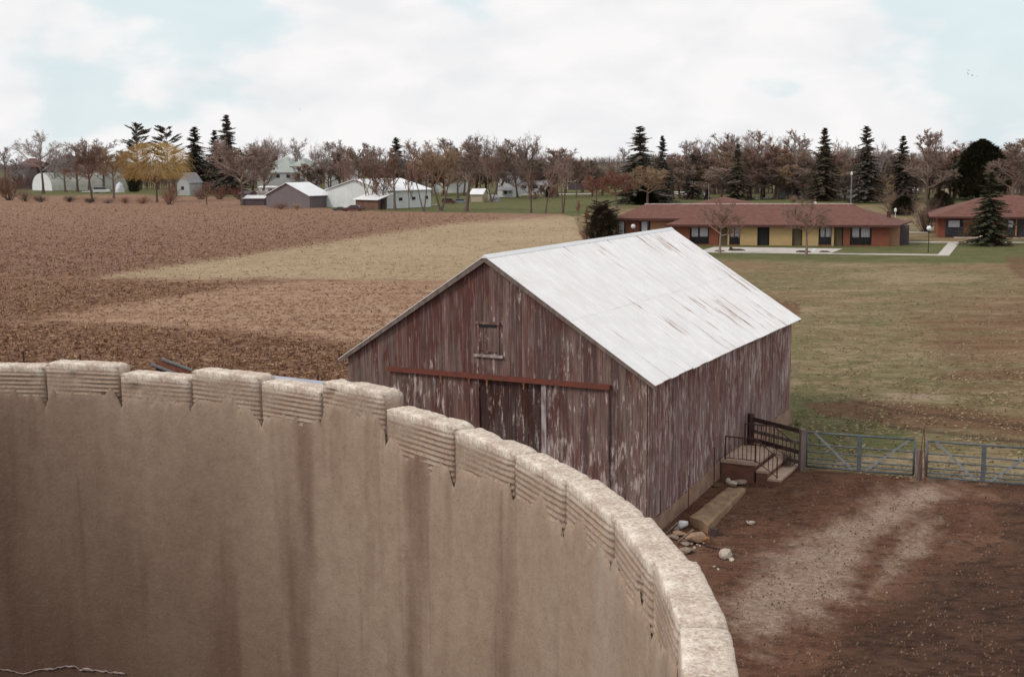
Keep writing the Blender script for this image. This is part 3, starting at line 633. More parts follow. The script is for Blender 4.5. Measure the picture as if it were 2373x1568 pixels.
wr = mat('pale_limestone', (.50, .44, .38), (.33, .265, .215), 9, bmp=.5); tr = mat('tan_stone', (.36, .245, .17), (.27, .17, .115), 7, bmp=.5); orr = mat('ochre_stone', (.30, .16, .08), (.2, .1, .05), 7, bmp=.5); gr_ = mat('grey_slab', (.30, .23, .19), (.20, .14, .11), 6, bmp=.4); wsh = mat('white_crumpled_sheet', (.70, .72, .72), (.50, .48, .48), 9)
rock(1613, 1255, 44, 26, tr, 'large tan stone block on top of the rubble heap', 3, .8, .3)
rock(1636, 1259, 20, 22, orr, 'rounded ochre stone at the right end of the rubble heap', 5)
rock(1580, 1223, 26, 26, wsh, 'crumpled white sheet perched at the back of the rubble heap', 8, .9, name='crumpled_sheet', cat='sheet')
rock(1565, 1228, 20, 12, gr_, 'small brown stone left of the white sheet in the rubble', 11)
rock(1572, 1240, 34, 13, tr, 'brown stone in the middle of the rubble heap', 12)
rock(1560, 1248, 30, 12, gr_, 'dull flat stone at the silo side of the rubble heap', 13)
rock(1586, 1262, 34, 12, gr_, 'grey flat slab below the large tan stone', 14)
rock(1590, 1281, 40, 16, gr_, 'wide pale grey slab nearest the silo wall in the rubble', 15, .5)
for k, (x, y, w) in enumerate([(1602, 1262, 10), (1616, 1263, 8), (1630, 1259, 10), (1610, 1271, 10), (1598, 1259, 7), (1564, 1238, 7), (1622, 1266, 7)]):
    rock(x, y, w, w*.7, wr, 'small white chip of stone lying at the foot of the rubble heap', 30+k, group='white chips around the rubble heap', name='stone_chip', cat='stone chip', sub=1)
rock(1683, 1292, 32, 24, wr, 'lone whitish rock on the brown yard right of the rubble', 41, .8)
rock(1695, 1299, 15, 10, wr, 'small whitish stone touching the lone whitish rock', 42)
rock(1740, 1213, 26, 7, wr, 'flat pale stone lying alone in the yard beside the ledge', 43, .6, 0)
rock(1655, 1313, 7, 5, wr, 'tiny pale stone near the silo rim, left one of a pair', 44, sub=1); rock(1664, 1319, 9, 5, wr, 'tiny pale stone near the silo rim, right one of a pair', 45, sub=1)
rock(1688, 1118, 16, 15, wr, 'knobbly white rock at the foot of the steps, by the foundation', 46); rock(1697, 1125, 22, 14, wr, 'pale rock in front of the steps, between white rock and slab', 48)
rock(1716, 1121, 32, 11, gr_, 'flat buff slab at the near side of the steps', 47, .6, .3)
rock(1758, 1116, 13, 6, mat('yellowish_stone', (.5, .46, .26), (.4, .33, .18), 5), 'small yellowish stone beneath the steps', 49, sub=1)
def plank(x0, y0, z0, x1, y1, z1, w, label, mt):
    a = Gz(x0, y0, z0); b_ = Gz(x1, y1, z1); mb = MB(); d = Vector(b_)-Vector(a); L_ = d.length; q = d.to_track_quat('X', 'Z'); mb.box(0, L_, -w/2, w/2, -.02, .02)
    o = mb.build('broken_plank', mt); o.location = tuple(a); o.rotation_euler = q.to_euler(); tag(o, label, 'plank')
plank(1548, 1233, -.3, 1571, 1211, .15, .09, 'thin pale plank leaning up against the white sheet', M['wood_grey'])
plank(1575, 1252, -.35, 1604, 1228, .05, .16, 'broad plank lying against the large tan stone', gr_)
plank(1633, 1263, -.42, 1668, 1272, -.45, .05, 'dark thin stick lying between the rubble and the lone rock', M['wood_dark'])
# ------------------------------------------------------------------ things peeping over the silo rim
def rim_roofs():
    D1 = [Gz(352, 847, 2.2), Gz(376, 835, 2.2), Gz(446, 861, 1.3), Gz(420, 873, 1.3)]
    cen = sum(D1)/4; root = thing('tin_shed', (cen[0], cen[1], 0), 0, 'small tilted rusty roof with grey metal edges showing above the silo rim', 'shed')
    q = [tuple(np.array(p)-np.array([cen[0], cen[1], 0])) for p in D1]
    mb = MB(); mb.sheet(q[::-1], .05); mb.build('roof', mat('orange_rust_roof', (.22, .075, .035), (.13, .045, .03), 3), root)
    for a, b_ in ((q[1], q[2]), (q[0], q[3])):
        mb = MB(); va, vb = Vector(a), Vector(b_); s = Vector((.0, -.16, .02)); 
        mb.hexa([tuple(va+Vector((0, 0, .02))), tuple(vb+Vector((0, 0, .02))), tuple(vb+s+Vector((0, 0, .02))), tuple(va+s+Vector((0, 0, .02))), tuple(va+Vector((0, 0, .12))), tuple(vb+Vector((0, 0, .12))), tuple(vb+s+Vector((0, 0, .12))), tuple(va+s+Vector((0, 0, .12)))]); mb.build('metal_edge', M['brace'], root)
    mb = MB(); lo = [(p[0]*.85, p[1]*.85, -.5) for p in q]; hi = [(p[0]*.85, p[1]*.85, p[2]-.2) for p in q]; mb.hexa(lo[::-1]+hi[::-1]); mb.build('wall', M['wood_dark'], root)
    a = Gz(600, 866, 2.3); b_ = Gz(806, 889, 2.3); d = b_-a; Lg = math.hypot(d[0], d[1]); root = thing('feed_shed', (a[0], a[1], 0), math.atan2(d[1], d[0]), 'long low metal roof seen as a blue grey strip between silo rim and barn', 'shed')
    mb = MB(); mb.hexa([(0, -3, 1.7), (Lg, -3, 1.7), (Lg, 0, 2.15), (0, 0, 2.15), (0, -3, 1.78), (Lg, -3, 1.78), (Lg, 0, 2.3), (0, 0, 2.3)]); mb.build('roof', mat('blue_grey_steel', (.36, .39, .47), (.28, .30, .36), 2, rough=.5), root)
    mb = MB(); mb.box(.2, Lg-.2, -.15, -.08, -.3, 2.2); mb.build('back_wall', M['wood_grey'], root)
    for x in np.linspace(.3, Lg-.3, 4): mb = MB(); mb.box(x-.06, x+.06, -2.8, -2.68, -.3, 1.72); mb.build('post', M['wood_grey'], root)
rim_roofs()
for x, yt, yb, lab in ((57, 813, 862, 'thin steel fence post above the silo rim at the far left'), (188, 821, 862, 'thin steel fence post above the silo rim left of the rusty roof')):
    p = G(x, yb); o = post(p, Zat(p, x, yt)-p[2], .09, M['iron'], 'fence_post', lab, 'post')
p = G(738, 925); post(p, Zat(p, 738, 870)-p[2], .10, M['iron'], 'fence_post', 'thin steel post in front of the blue grey strip beside the barn', 'post')
# ================================================================== BUILDINGS FURTHER OFF
def wallc(name, c, s=.9): return mat(name, c, tuple(x*s for x in c), .5, rough=.85)
M['roof_brown'] = mat('brown_red_shingles', (.175, .078, .060), (.115, .052, .043), 1.6, rough=.9)
M['roof_green'] = mat('green_grey_shingles', (.37, .405, .38), (.30, .335, .32), .5)
M['roof_grey'] = mat('grey_shingles', (.36, .35, .37), (.28, .27, .30), .5)
M['roof_dark'] = mat('dark_brown_shingles', (.075, .035, .038), (.055, .028, .03), .5)
M['roof_red'] = mat('dull_red_shingles', (.14, .045, .042), (.10, .035, .035), .5)
M['grey_wall'] = wallc('grey_metal_wall', (.17, .145, .155)); M['white_wall'] = mat('white_siding', (.66, .70, .70), (.56, .60, .61), .35)
M['pale_wall'] = wallc('pale_grey_siding', (.42, .43, .44)); M['cream_wall'] = wallc('cream_siding', (.60, .55, .42)); M['tan_wall'] = wallc('tan_siding', (.45, .38, .28)); M['dark_wall'] = wallc('dark_siding', (.09, .07, .08))
M['brick'] = mat('orange_brown_brick', (.235, .085, .05), (.17, .06, .042), 2.5, sc=(1, 1, 5)); M['yellow_brick'] = mat('buff_yellow_wall', (.46, .33, .165), (.40, .285, .14), .7)
M['tanb'] = mat('tan_brick', (.36, .20, .12), (.30, .16, .10), 1.5, sc=(1, 1, 4)); M['olive'] = mat('olive_door', (.12, .095, .06), (.10, .08, .05), 2); M['fascia'] = mat('dark_fascia', (.10, .045, .04), (.08, .035, .032), 2)
class Frame:
    """local frame of a building: X along the front, Y into depth"""
    def __init__(s, A, B):
        s.A = np.array(A[:2]); d = np.array(B[:2])-s.A; s.L = math.hypot(*d); s.u = d/s.L; s.v = np.array([-s.u[1], s.u[0]]); s.z = 0.0; s.rz = math.atan2(s.u[1], s.u[0])
    def w(s, x, y, z=0): q = s.A+s.u*x+s.v*y; return np.array([q[0], q[1], z])
    def front(s, px, py, y=0):      # where the ray through a pixel meets the front plane (offset y)
        d = ray(px, py); O = s.A+s.v*y; t = (O@s.v)/(d[:2]@s.v); q = d[:2]*t; return (q-s.A)@s.u, H+d[2]*t
    def right(s, px, py, x=None):
        x = s.L if x is None else x; d = ray(px, py); O = s.A+s.u*x; t = (O@s.u)/(d[:2]@s.u); q = d[:2]*t; return (q-s.A)@s.v, H+d[2]*t
def roof_mesh(style, x0, x1, y0, y1, ze, zr, t=.12, hip=None):
    mb = MB(); xm, ym = (x0+x1)/2, (y0+y1)/2
    if style == 'side':     # ridge along x
        top = [(x0, y0, ze), (x1, y0, ze), (x1, y1, ze), (x0, y1, ze), (x0, ym, zr), (x1, ym, zr)]; fs = [(0, 1, 5, 4), (2, 3, 4, 5)]; rim = [0, 1, 5, 2, 3, 4]
    elif style == 'front':
        top = [(x0, y0, ze), (x1, y0, ze), (x1, y1, ze), (x0, y1, ze), (xm, y0, zr), (xm, y1, zr)]; fs = [(1, 2, 5, 4), (3, 0, 4, 5)]; rim = [0, 4, 1, 2, 5, 3]
    else:
        h = hip if hip is not None else min(x1-x0, y1-y0)/2
        if (x1-x0) >= (y1-y0): r = [(x0+h, ym, zr), (x1-h, ym, zr)]; fs = [(0, 1, 5, 4), (2, 3, 4, 5), (1, 2, 5), (3, 0, 4)]
        else: r = [(xm, y0+h, zr), (xm, y1-h, zr)]; fs = [(1, 2, 5, 4), (3, 0, 4, 5), (0, 1, 4), (2, 3, 5)]
        top = [(x0, y0, ze), (x1, y0, ze), (x1, y1, ze), (x0, y1, ze)]+r; rim = [0, 1, 2, 3]
    n = len(top); lo = [(p[0], p[1], p[2]-t) for p in top]
    F = list(fs)+[tuple(i+n for i in f)[::-1] for f in fs]
    for k in range(len(rim)): a, b_ = rim[k], rim[(k+1) % len(rim)]; F.append((a, a+n, b_+n, b_))
    mb.add(top+lo, F); return mb
def bld(name, label, xl, xr, yb, ye, yr, style, wall, roof, wins=(), depth=8.0, ybr=None, cat='house', ov=.35, farpx=None, rwins=(), hip=None, group=None, trim=None, chimney=None):
    A = G(xl, yb); B_ = G(xr, ybr or yb); fr = Frame(A, B_)
    if farpx:
        lo, hi = .5, 80.0
        for _ in range(40):
            m_ = (lo+hi)/2; q = proj(fr.w(fr.L, m_)); lo, hi = (m_, hi) if q[0] < farpx else (lo, m_)
        depth = lo
    root = thing(name, tuple(fr.w(0, 0)), fr.rz, label, cat, group); Lg = fr.L
    he = fr.front((xl+xr)/2, ye)[1]; d_r = depth/2 if style != 'front' else 0
    hr = fr.front((xl+xr)/2, yr, d_r)[1]
    if hr < he+.3: hr = he+.8
    mb = MB(); mb.box(0, Lg, 0, depth, -.5, he-.02)
    sl = (hr-he)/((Lg if style == 'front' else depth)/2+ov); top = he+sl*((Lg if style == 'front' else depth)/2)-.06
    if style == 'front': mb.add([(0, 0, he-.02), (Lg, 0, he-.02), (Lg/2, 0, top), (0, depth, he-.02), (Lg, depth, he-.02), (Lg/2, depth, top)], [(0, 1, 2), (4, 3, 5), (1, 4, 5, 2), (3, 0, 2, 5)])
    if style == 'side': mb.add([(0, 0, he-.02), (0, depth, he-.02), (0, depth/2, top), (Lg, 0, he-.02), (Lg, depth, he-.02), (Lg, depth/2, top)], [(1, 0, 2), (3, 4, 5), (0, 3, 5, 2), (4, 1, 2, 5)])
    mb.build('wall', M[wall], root)
    rf = roof_mesh(style, -ov, Lg+ov, -ov, depth+ov, he, hr, hip=hip).build('roof', M[roof], root)
    if chimney:
        u, z = fr.front(chimney[0], chimney[1], depth*.5); mb = MB(); mb.box(u-chimney[2], u+chimney[2], depth*.5-.5, depth*.5+.5, he, z); mb.build('chimney', M['rust'], rf)
    for (x0, y0, x1, y1, mt) in wins:
        a = fr.front(x0, y1); b_ = fr.front(x1, y0); mb = MB(); mb.box(a[0], b_[0], -.07, -.003, a[1], b_[1]); mb.build('door' if mt in ('olive', 'rust') else 'window', M[mt], root)
    for (x0, y0, x1, y1, mt) in rwins:
        a = fr.right(x0, y1); b_ = fr.right(x1, y0); mb = MB(); mb.box(Lg+.003, Lg+.07, a[0], b_[0], a[1], b_[1]); w_ = mb.build('window', M['white'], root)
        iy = (b_[0]-a[0])*.15; iz = (b_[1]-a[1])*.15; mb = MB(); mb.box(Lg+.05, Lg+.09, a[0]+iy, b_[0]-iy, a[1]+iz, b_[1]-iz); mb.build('pane', M[mt], w_)
    if trim:
        mb = MB(); mb.box(-ov, Lg+ov, -ov-.03, -ov-.004, he-.22, he+.02); mb.build('fascia', M[trim], root)
    return root, fr, he, hr
# left side
bld('house', 'dark red roofed house behind the bare tree at the far left', 30, 88, 438, 388, 367, 'hip', 'dark_wall', 'roof_red', depth=12)
bld('house', 'dark brown roofed house between the red roof and the willow', 106, 178, 438, 378, 361, 'hip', 'dark_wall', 'roof_dark', depth=12)
bld('house', 'low brown roof extending right of the dark brown roofed house', 181, 212, 438, 388, 374, 'side', 'dark_wall', 'roof_dark', depth=8)
bld('house', 'small grey white house half hidden behind the round orange shrub', 411, 440, 453, 424, 400, 'front', 'pale_wall', 'roof_grey', depth=8, wins=[(420, 432, 426, 440, 'glass')])
def quonset():
    A = G(75, 441); B_ = G(122, 442); fr = Frame(A, B_); root = thing('arched_hut', tuple(A), fr.rz, 'white arched hut with greenish metal side at the left field edge', 'hut')
    hz = fr.front(98, 401)[1]; n = 14; dep = 34.0; pr = []
    for k in range(n+1):
        t = math.pi*k/n; x = fr.L/2-fr.L/2*math.cos(t); z = hz*(math.sin(t)**.8); pr.append((x, z))
    mb = MB(); mb.add([(x, 0, z) for x, z in pr]+[(x, .2, z) for x, z in pr], [tuple(range(n+1)), tuple(range(n+1, 2*n+2))[::-1]]); mb.build('end_wall', M['white'], root)
    mb = MB(); d = np.array([.80, .60])*dep       # the tube runs off to the right behind the trees
    mb.add([(x, -.15, z+.1) for x, z in pr]+[(x+d[0], d[1], z+.1) for x, z in pr], [(k, k+1, n+2+k, n+1+k) for k in range(n)]); mb.build('curved_roof', mat('green_grey_steel', (.33, .345, .31), (.26, .27, .25), .3), root)
    mb = MB(); mb.add([(x+d[0], d[1], z+.1) for x, z in pr], [tuple(range(n+1))]); mb.build('end_wall', M['pale_wall'], root)
quonset()
# big house with green roof: two wings
r_, fr, he, hr = bld('house', 'large pale house with green grey hip roofs and a red chimney', 597, 683, 447, 400, 364, 'hip', 'pale_wall', 'roof_green', depth=14, chimney=(637, 362, 1.0), wins=[(606, 404, 613, 412, 'glass'), (640, 404, 648, 412, 'glass'), (664, 404, 672, 412, 'glass')])

mb = MB(); x0 = fr.front(668, 440)[0]; x1 = fr.front(704, 440)[0]; h2 = fr.front(690, 385)[1]; mb.box(x0, x1, 2.5, 12, -.5, h2); mb.build('wall', M['white_wall'], r_)
rf2 = roof_mesh('hip', x0-.5, x1+.5, 2, 12.5, h2, fr.front(680, 367, 6)[1], hip=4).build('roof', M['roof_green'], r_)
for (xa, ya, xb, yb_) in ((673, 389, 680, 397), (690, 389, 697, 397), (689, 405, 695, 415)):
    a = fr.front(xa, yb_, 2.5); b_ = fr.front(xb, ya, 2.5); mb = MB(); mb.box(a[0], b_[0], 2.42, 2.497, a[1], b_[1]); mb.build('window', M['glass'], r_)
mb = MB(); a = fr.front(619, 396, 1); b_ = fr.front(640, 387, 1); mb.box(a[0], b_[0], 1.0, 4.5, a[1], b_[1]); dm = mb.build('dormer', M['white_wall'], r_)
for t in (.15, .65):
    mb = MB(); w_ = b_[0]-a[0]; mb.box(a[0]+w_*t, a[0]+w_*(t+.22), .93, .997, a[1]+.3, b_[1]-.3); mb.build('window', M['rust'], dm)
bld('house', 'grey hip roofed house behind the dark crowned tree', 754, 800, 442, 402, 376, 'hip', 'pale_wall', 'roof_grey', depth=12)
bld('house', 'narrow white gable peeping above the white machine shed', 797, 814, 446, 416, 400, 'front', 'white_wall', 'white_metal', depth=8)
bld('house', 'greyish tan house just above the white machine shed roof', 864, 936, 444, 412, 392, 'hip', 'pale_wall', 'roof_grey', depth=12)
bld('house', 'blue grey gabled house right of the dark conifer', 944, 978, 446, 414, 396, 'front', 'pale_wall', 'roof_grey', depth=10)
bld('house', 'long white house with grey roof behind the spreading front tree', 986, 1066, 447, 420, 402, 'side', 'white_wall', 'roof_grey', depth=9, wins=[(1000, 424, 1006, 432, 'glass'), (1030, 424, 1037, 432, 'glass')])
bld('trailer', 'white trailer with small windows behind the grey shed', 600, 640, 450, 434, 431, 'side', 'white_wall', 'white_metal', depth=3, cat='trailer', wins=[(607, 437, 612, 441, 'glass'), (622, 437, 630, 442, 'glass')])
bld('small_shed', 'low grey shed with whitish roof left of the white trailer', 582, 616, 462, 452, 443, 'side', 'grey_wall', 'roof_grey', depth=8, cat='shed')
bld('small_shed', 'open low shed with white roof at the left end of the grey shed', 566, 612, 476, 459, 452, 'side', 'dark_wall', 'white_metal', depth=5, cat='shed')
bld('small_shed', 'small dark blue box shed behind the brown tree', 556, 577, 468, 449, 442, 'side', 'dark_wall', 'dark_wall', depth=5, cat='shed')
# grey shed: gable end towards the camera, long white roof to the right
bld('grey_shed', 'grey metal shed with gable end and long white roof beside the white machine shed', 618, 718, 480, 453, 423, 'front', 'grey_wall', 'white_metal', ybr=482, farpx=765, cat='shed', ov=.5)
# white machine shed
ms, fr, he, hr = bld('machine_shed', 'big white machine shed with a brown lean-to and two small windows', 757, 897, 480, 441, 415, 'front', 'white_wall', 'white_metal', ybr=484, farpx=999, cat='shed', ov=.5, rwins=[(922, 456, 934, 467, 'glass'), (952, 454, 964, 465, 'glass'), (983, 452, 993, 463, 'glass')])
a = fr.front(819, 466, -5); b_ = fr.front(877, 454, -5); mb = MB(); z0 = max(b_[1]-1.0, 2.0)
mb.hexa([(a[0], -5.2, z0), (b_[0], -5.2, z0), (b_[0], -.003, z0+1.4), (a[0], -.003, z0+1.4), (a[0], -5.2, z0+.15), (b_[0], -5.2, z0+.15), (b_[0], -.003, z0+1.55), (a[0], -.003, z0+1.55)]); mb.build('lean_to_roof', M['white_metal'], ms)
mb = MB(); mb.box(a[0]+.3, a[0]+8.5, -4.6, -4.4, -.5, z0-.02); mb.build('lean_to_wall', mat('brown_boarding', (.20, .115, .08), (.13, .07, .055), 1), ms)
for k in range(4):
    x = a[0]+9.2+k*(b_[0]-a[0]-9.4)/3; mb = MB(); mb.box(x-.12, x+.12, -4.9, -4.65, -.5, z0); mb.build('lean_to_post', M['wood_dark'], ms)
mb = MB(); q = fr.front(896, 484); mb.box(q[0]-1.6, q[0]-.2, -.5, -.003, -.5, he-.6); mb.build('tall_brown_door', M['wood_grey'], ms)
# further right
bld('small_shed', 'small tan shed with white roof beside the cream mound', 1091, 1118, 468, 450, 437, 'side', 'tan_wall', 'white_metal', depth=5, cat='shed')
vh, fr, he, hr = bld('house', 'white farmhouse with a steep narrow gable facing the field', 1164, 1188, 457, 431, 398, 'front', 'white_wall', 'roof_grey', depth=9, ov=.25, wins=[(1171, 414, 1175, 424, 'glass'), (1177, 414, 1181, 424, 'glass'), (1168, 437, 1175, 450, 'glass'), (1179, 437, 1186, 448, 'pale_wall')])
x0 = fr.front(1148, 450)[0]; mb = MB(); mb.box(x0, -.02, 1.5, 8, -.5, he*.95); mb.build('side_wing', M['white_wall'], vh); roof_mesh('side', x0-.3, -.05, 1.2, 8.3, he*.95, he*.95+3.2).build('roof', M['roof_grey'], vh)
mb = MB(); mb.hexa([(-1.5, -2.2, he-1.4), (fr.L+.8, -2.2, he-1.4), (fr.L+.8, -.003, he-.5), (-1.5, -.003, he-.5), (-1.5, -2.2, he-1.2), (fr.L+.8, -2.2, he-1.2), (fr.L+.8, -.003, he-.3), (-1.5, -.003, he-.3)]); mb.build('porch_roof', M['roof_grey'], vh)
bld('house', 'long low white building with dark windows in the mid distance', 1200, 1266, 449, 428, 417, 'side', 'white_wall', 'roof_grey', depth=9, wins=[(1203, 430, 1220, 437, 'glass'), (1226, 430, 1246, 437, 'glass'), (1251, 430, 1262, 445, 'glass')])
bld('house', 'dark walled low building with pale roof left of the reddish trees', 1316, 1372, 440, 421, 408, 'side', 'dark_wall', 'pale_wall', depth=9)
bld('house', 'long white ranch house with red brown hip roof on the right skyline', 1800, 1998, 459, 435, 415, 'hip', 'white_wall', 'roof_brown', depth=10, trim='white', wins=[(1868, 438, 1880, 446, 'glass'), (1889, 438, 1903, 447, 'glass'), (1913, 438, 1935, 447, 'glass'), (1951, 438, 1963, 447, 'rust'), (1978, 439, 1983, 446, 'glass'), (1820, 438, 1834, 447, 'glass'), (1844, 438, 1856, 456, 'glass')])
bld('house', 'cream gabled house cut off by the right edge', 2334, 2396, 448, 420, 388, 'front', 'cream_wall', 'roof_dark', depth=9, wins=[(2349, 424, 2361, 436, 'roof_red'), (2362, 405, 2370, 419, 'roof_red')])
bld('garage', 'pale cream garage between the brown bush and the big dark cedar', 2176, 2206, 449, 430, 423, 'side', 'cream_wall', 'roof_grey', depth=6, cat='garage')
bld('small_shed', 'small shed with pale slanting roof behind the brown bush', 2100, 2126, 450, 441, 434, 'side', 'pale_wall', 'white_metal', depth=5, cat='shed')

# ------------------------------------------------------------------ ranch style apartments
def ranch():
    ze = 2.62; Pl = Gz(1541, 520.5, ze); Pr = Gz(2081, 522, ze); fr = Frame(Pl, Pr); L_ = fr.L
    root = thing('apartment_building', (Pl[0], Pl[1], 0), fr.rz, 'long low brick and yellow apartment building with a brown hip roof behind the barn', 'apartments')
    u = lambda px, py=545, y=.75: fr.front(px, py, y)[0]
    ov = .75; yw = ov                                   # wall plane sits behind the eave
    ridge_y = 9.0; zr = fr.front(1700, 473.5, ridge_y)[1]; xr0, xr1 = fr.front(1494, 472, ridge_y)[0], fr.front(1976, 475, ridge_y)[0]
    sl = (zr-ze)/ridge_y; back = 17.0
    xl = fr.front(1421, 508, 2.5)[0]; yA = 2.6; zA = ze+sl*yA
    t = .16
    def plate(pts, name='roof'):
        mb = MB(); n = len(pts); lo = [(p[0], p[1], p[2]-t) for p in pts]; mb.add(pts+lo, [tuple(range(n)), tuple(range(n, 2*n))[::-1]]+[(k, n+k, n+(k+1) % n, (k+1) % n) for k in range(n)]); return mb
    xin = fr.front(1577, 510, yA)[0]
    xw = fr.front(2113, 508, 11)[0]
    rf = plate([(0, 0, ze), (L_, 0, ze), (xr1, ridge_y, zr), (xr0, ridge_y, zr), (xl, yA, zA), (xin, yA, zA)]).build('roof', M['roof_brown'], root)
    mb = plate([(L_, 0, ze), (xw, back*.62, ze), (xw-3, back, ze), (xr1, ridge_y, zr)]); q = [(xw-3, back, ze), (xl, back, ze), (xr0, ridge_y, zr), (xr1, ridge_y, zr)]
    n = 4; lo = [(p[0], p[1], p[2]-t) for p in q]; mb.add(q+lo, [(0, 1, 2, 3), (7, 6, 5, 4)]); q = [(xl, back, ze), (xl, yA, zA), (xr0, ridge_y, zr)]; mb.add(q+[(p[0], p[1], p[2]-t) for p in q], [(0, 1, 2), (5, 4, 3)]); mb.build('roof', M['roof_brown'], root)
    mb = MB(); mb.tube((xr0, ridge_y, zr+.03), (xr1, ridge_y, zr+.03), .09, n=6); mb.build('ridge_flashing', mat('pale_ridge_flashing', (.55, .47, .45), (.4, .3, .28), 3), rf)
    for px, py in ((1979, 478), (2060, 492)):
        y_ = 9.6 if px < 2000 else 8; uu, zz = fr.front(px, py, y_); mb = MB(); mb.box(uu-.25, uu+.25, y_-.2, y_+.2, zz-.9, zz+.15); mb.build('roof_vent', M['fascia'], rf)
    mb = MB(); mb.box(-.02, L_+.02, -.04, -.004, ze-.28, ze+.01); mb.box(xl, xin, yA-.04, yA-.004, zA-.28, zA+.01); mb.build('fascia', M['fascia'], root)
    # walls: segments with the colours of the photograph
    def seg(name, x0, x1, mt, z0=-.3, z1=ze-.17, y=yw, th=.25, parent=root):
        a, b_ = u(x0, y=y), u(x1, y=y); mb = MB(); mb.box(a, b_, y, y+th, z0, z1); return mb.build(name, M[mt], parent)
    def window(x0, x1, ytop, ybot, y=yw, rail=.45):
        a, z1 = fr.front(x0, ytop, y); b_, z0 = fr.front(x1, ybot, y); z0 = max(z0, .12)
        mb = MB(); mb.box(a, b_, y+.5, y+.56, z0, z1); w_ = mb.build('window', M['glass'], root)
        mb = MB(); k = b_-a; mb.box(a+.1*k, a+.42*k, y+.40, y+.44, z0+.4*(z1-z0), z1-.05); mb.box(a+.52*k, a+.92*k, y+.40, y+.44, z0+.42*(z1-z0), z1-.05); mb.build('curtain', M['curtain'], w_)
        mb = MB(); hb = z0+(z1-z0)*rail; mb.box(a, b_, y+.06, y+.10, hb-.06, hb); n_ = int((b_-a)/.14)
        for i in range(n_+1): xx = a+.03+(b_-a-.06)*i/max(n_, 1); mb.box(xx-.025, xx+.025, y+.06, y+.10, z0+.03, hb)
        mb.build('balcony_rail', M['black'], w_)
        for xa, xb in ((a-.08, a), (b_, b_+.08), ((a+b_)/2-.04, (a+b_)/2+.04)):
            pass
        mb = MB(); mb.box(a, a+.07, y+.38, y+.50, z0, z1); mb.box(b_-.07, b_, y+.38, y+.50, z0, z1); mb.box((a+b_)/2-.03, (a+b_)/2+.03, y+.45, y+.499, z0, z1); mb.build('frame', M['fascia'], w_)
        mb = MB(); mb.box(a, b_, y, y+.25, z1+.0, ze-.17); mb.box(a, b_, y, y+.25, -.3, z0-.0); mb.build('wall_panel', M['brick'], root)
    segs = [('brick_wall', 1553, 1598, 'brick'), ('W', 1598, 1643, ''), ('brick_wall', 1643, 1665, 'brick'), ('door', 1665, 1686, 'olive'), ('pillar', 1686, 1690, 'yellow_brick'), ('W', 1690, 1715, ''), ('yellow_wall', 1715, 1755, 'yellow_brick'),
            ('door', 1757, 1781, 'black'), ('yellow_wall', 1783, 1836, 'yellow_brick'), ('door', 1838, 1857, 'olive'), ('yellow_wall', 1859, 1897, 'yellow_brick'), ('W', 1899, 1927, ''), ('pillar', 1927, 1933, 'yellow_brick'), ('door', 1935, 1952, 'olive'), ('brick_wall', 1954, 1970, 'brick'), ('W', 1971, 2019, ''), ('brick_wall', 2020, 2061, 'brick')]
    for n_, a, b_, mt in segs:
        if n_ == 'W': window(a, b_, 527, 567 if a < 1900 else 570)
        elif n_ == 'door': seg('door', a, b_, mt, z0=.0, z1=2.2, y=yw+.28, th=.08); 
        else: seg(n_, a, b_, mt)
    mb = MB(); a, b_ = u(1553), u(2061); mb.box(a, b_, yw+.62, back-1, -.3, ze-.25); mb.box(xl+.9, a-.01, yA+1.3, back-1, -.3, ze-.05); mb.build('inner_wall', M['dark_wall'], root)
    mb = MB(); c = u(2061); mb.box(c+.02, c+1.3, yw+.9, yw+1.2, -.3, ze-.17); mb.build('wall', M['tanb'], root)
    mb = MB(); c = u(2061); mb.box(c+1.35, xw-.9, yw+2.6, back*.62, -.3, ze-.17); mb.build('wall', M['dark_wall'], root)  # shadow side of the corner, its shade painted as dark siding
    # set-back left section
    yA2 = yA+.75
    def seg2(name, x0, x1, mt, z0=-.3, z1=zA-.2): a, b_ = fr.front(x0, 525, yA2)[0], fr.front(x1, 525, yA2)[0]; mb = MB(); mb.box(a, b_, yA2, yA2+.25, z0, z1); return mb.build(name, M[mt], root)
    seg2('wall', 1426, 1430, 'brick'); w1 = seg2('window', 1431, 1449, 'glass', .3, zA-.3); seg2('brick_wall', 1450, 1482, 'brick'); w2 = seg2('window', 1484, 1505, 'glass', .3, zA-.3); seg2('yellow_wall', 1507, 1556, 'tanb')
    for w_, x0, x1 in ((w1, 1434, 1446), (w2, 1487, 1500)):
        a, b_ = fr.front(x0, 525, yA2)[0], fr.front(x1, 525, yA2)[0]; mb = MB(); mb.box(a, b_, yA2-.03, yA2-.002, 1.2, zA-.4); mb.build('curtain', M['curtain'], w_)
ranch()
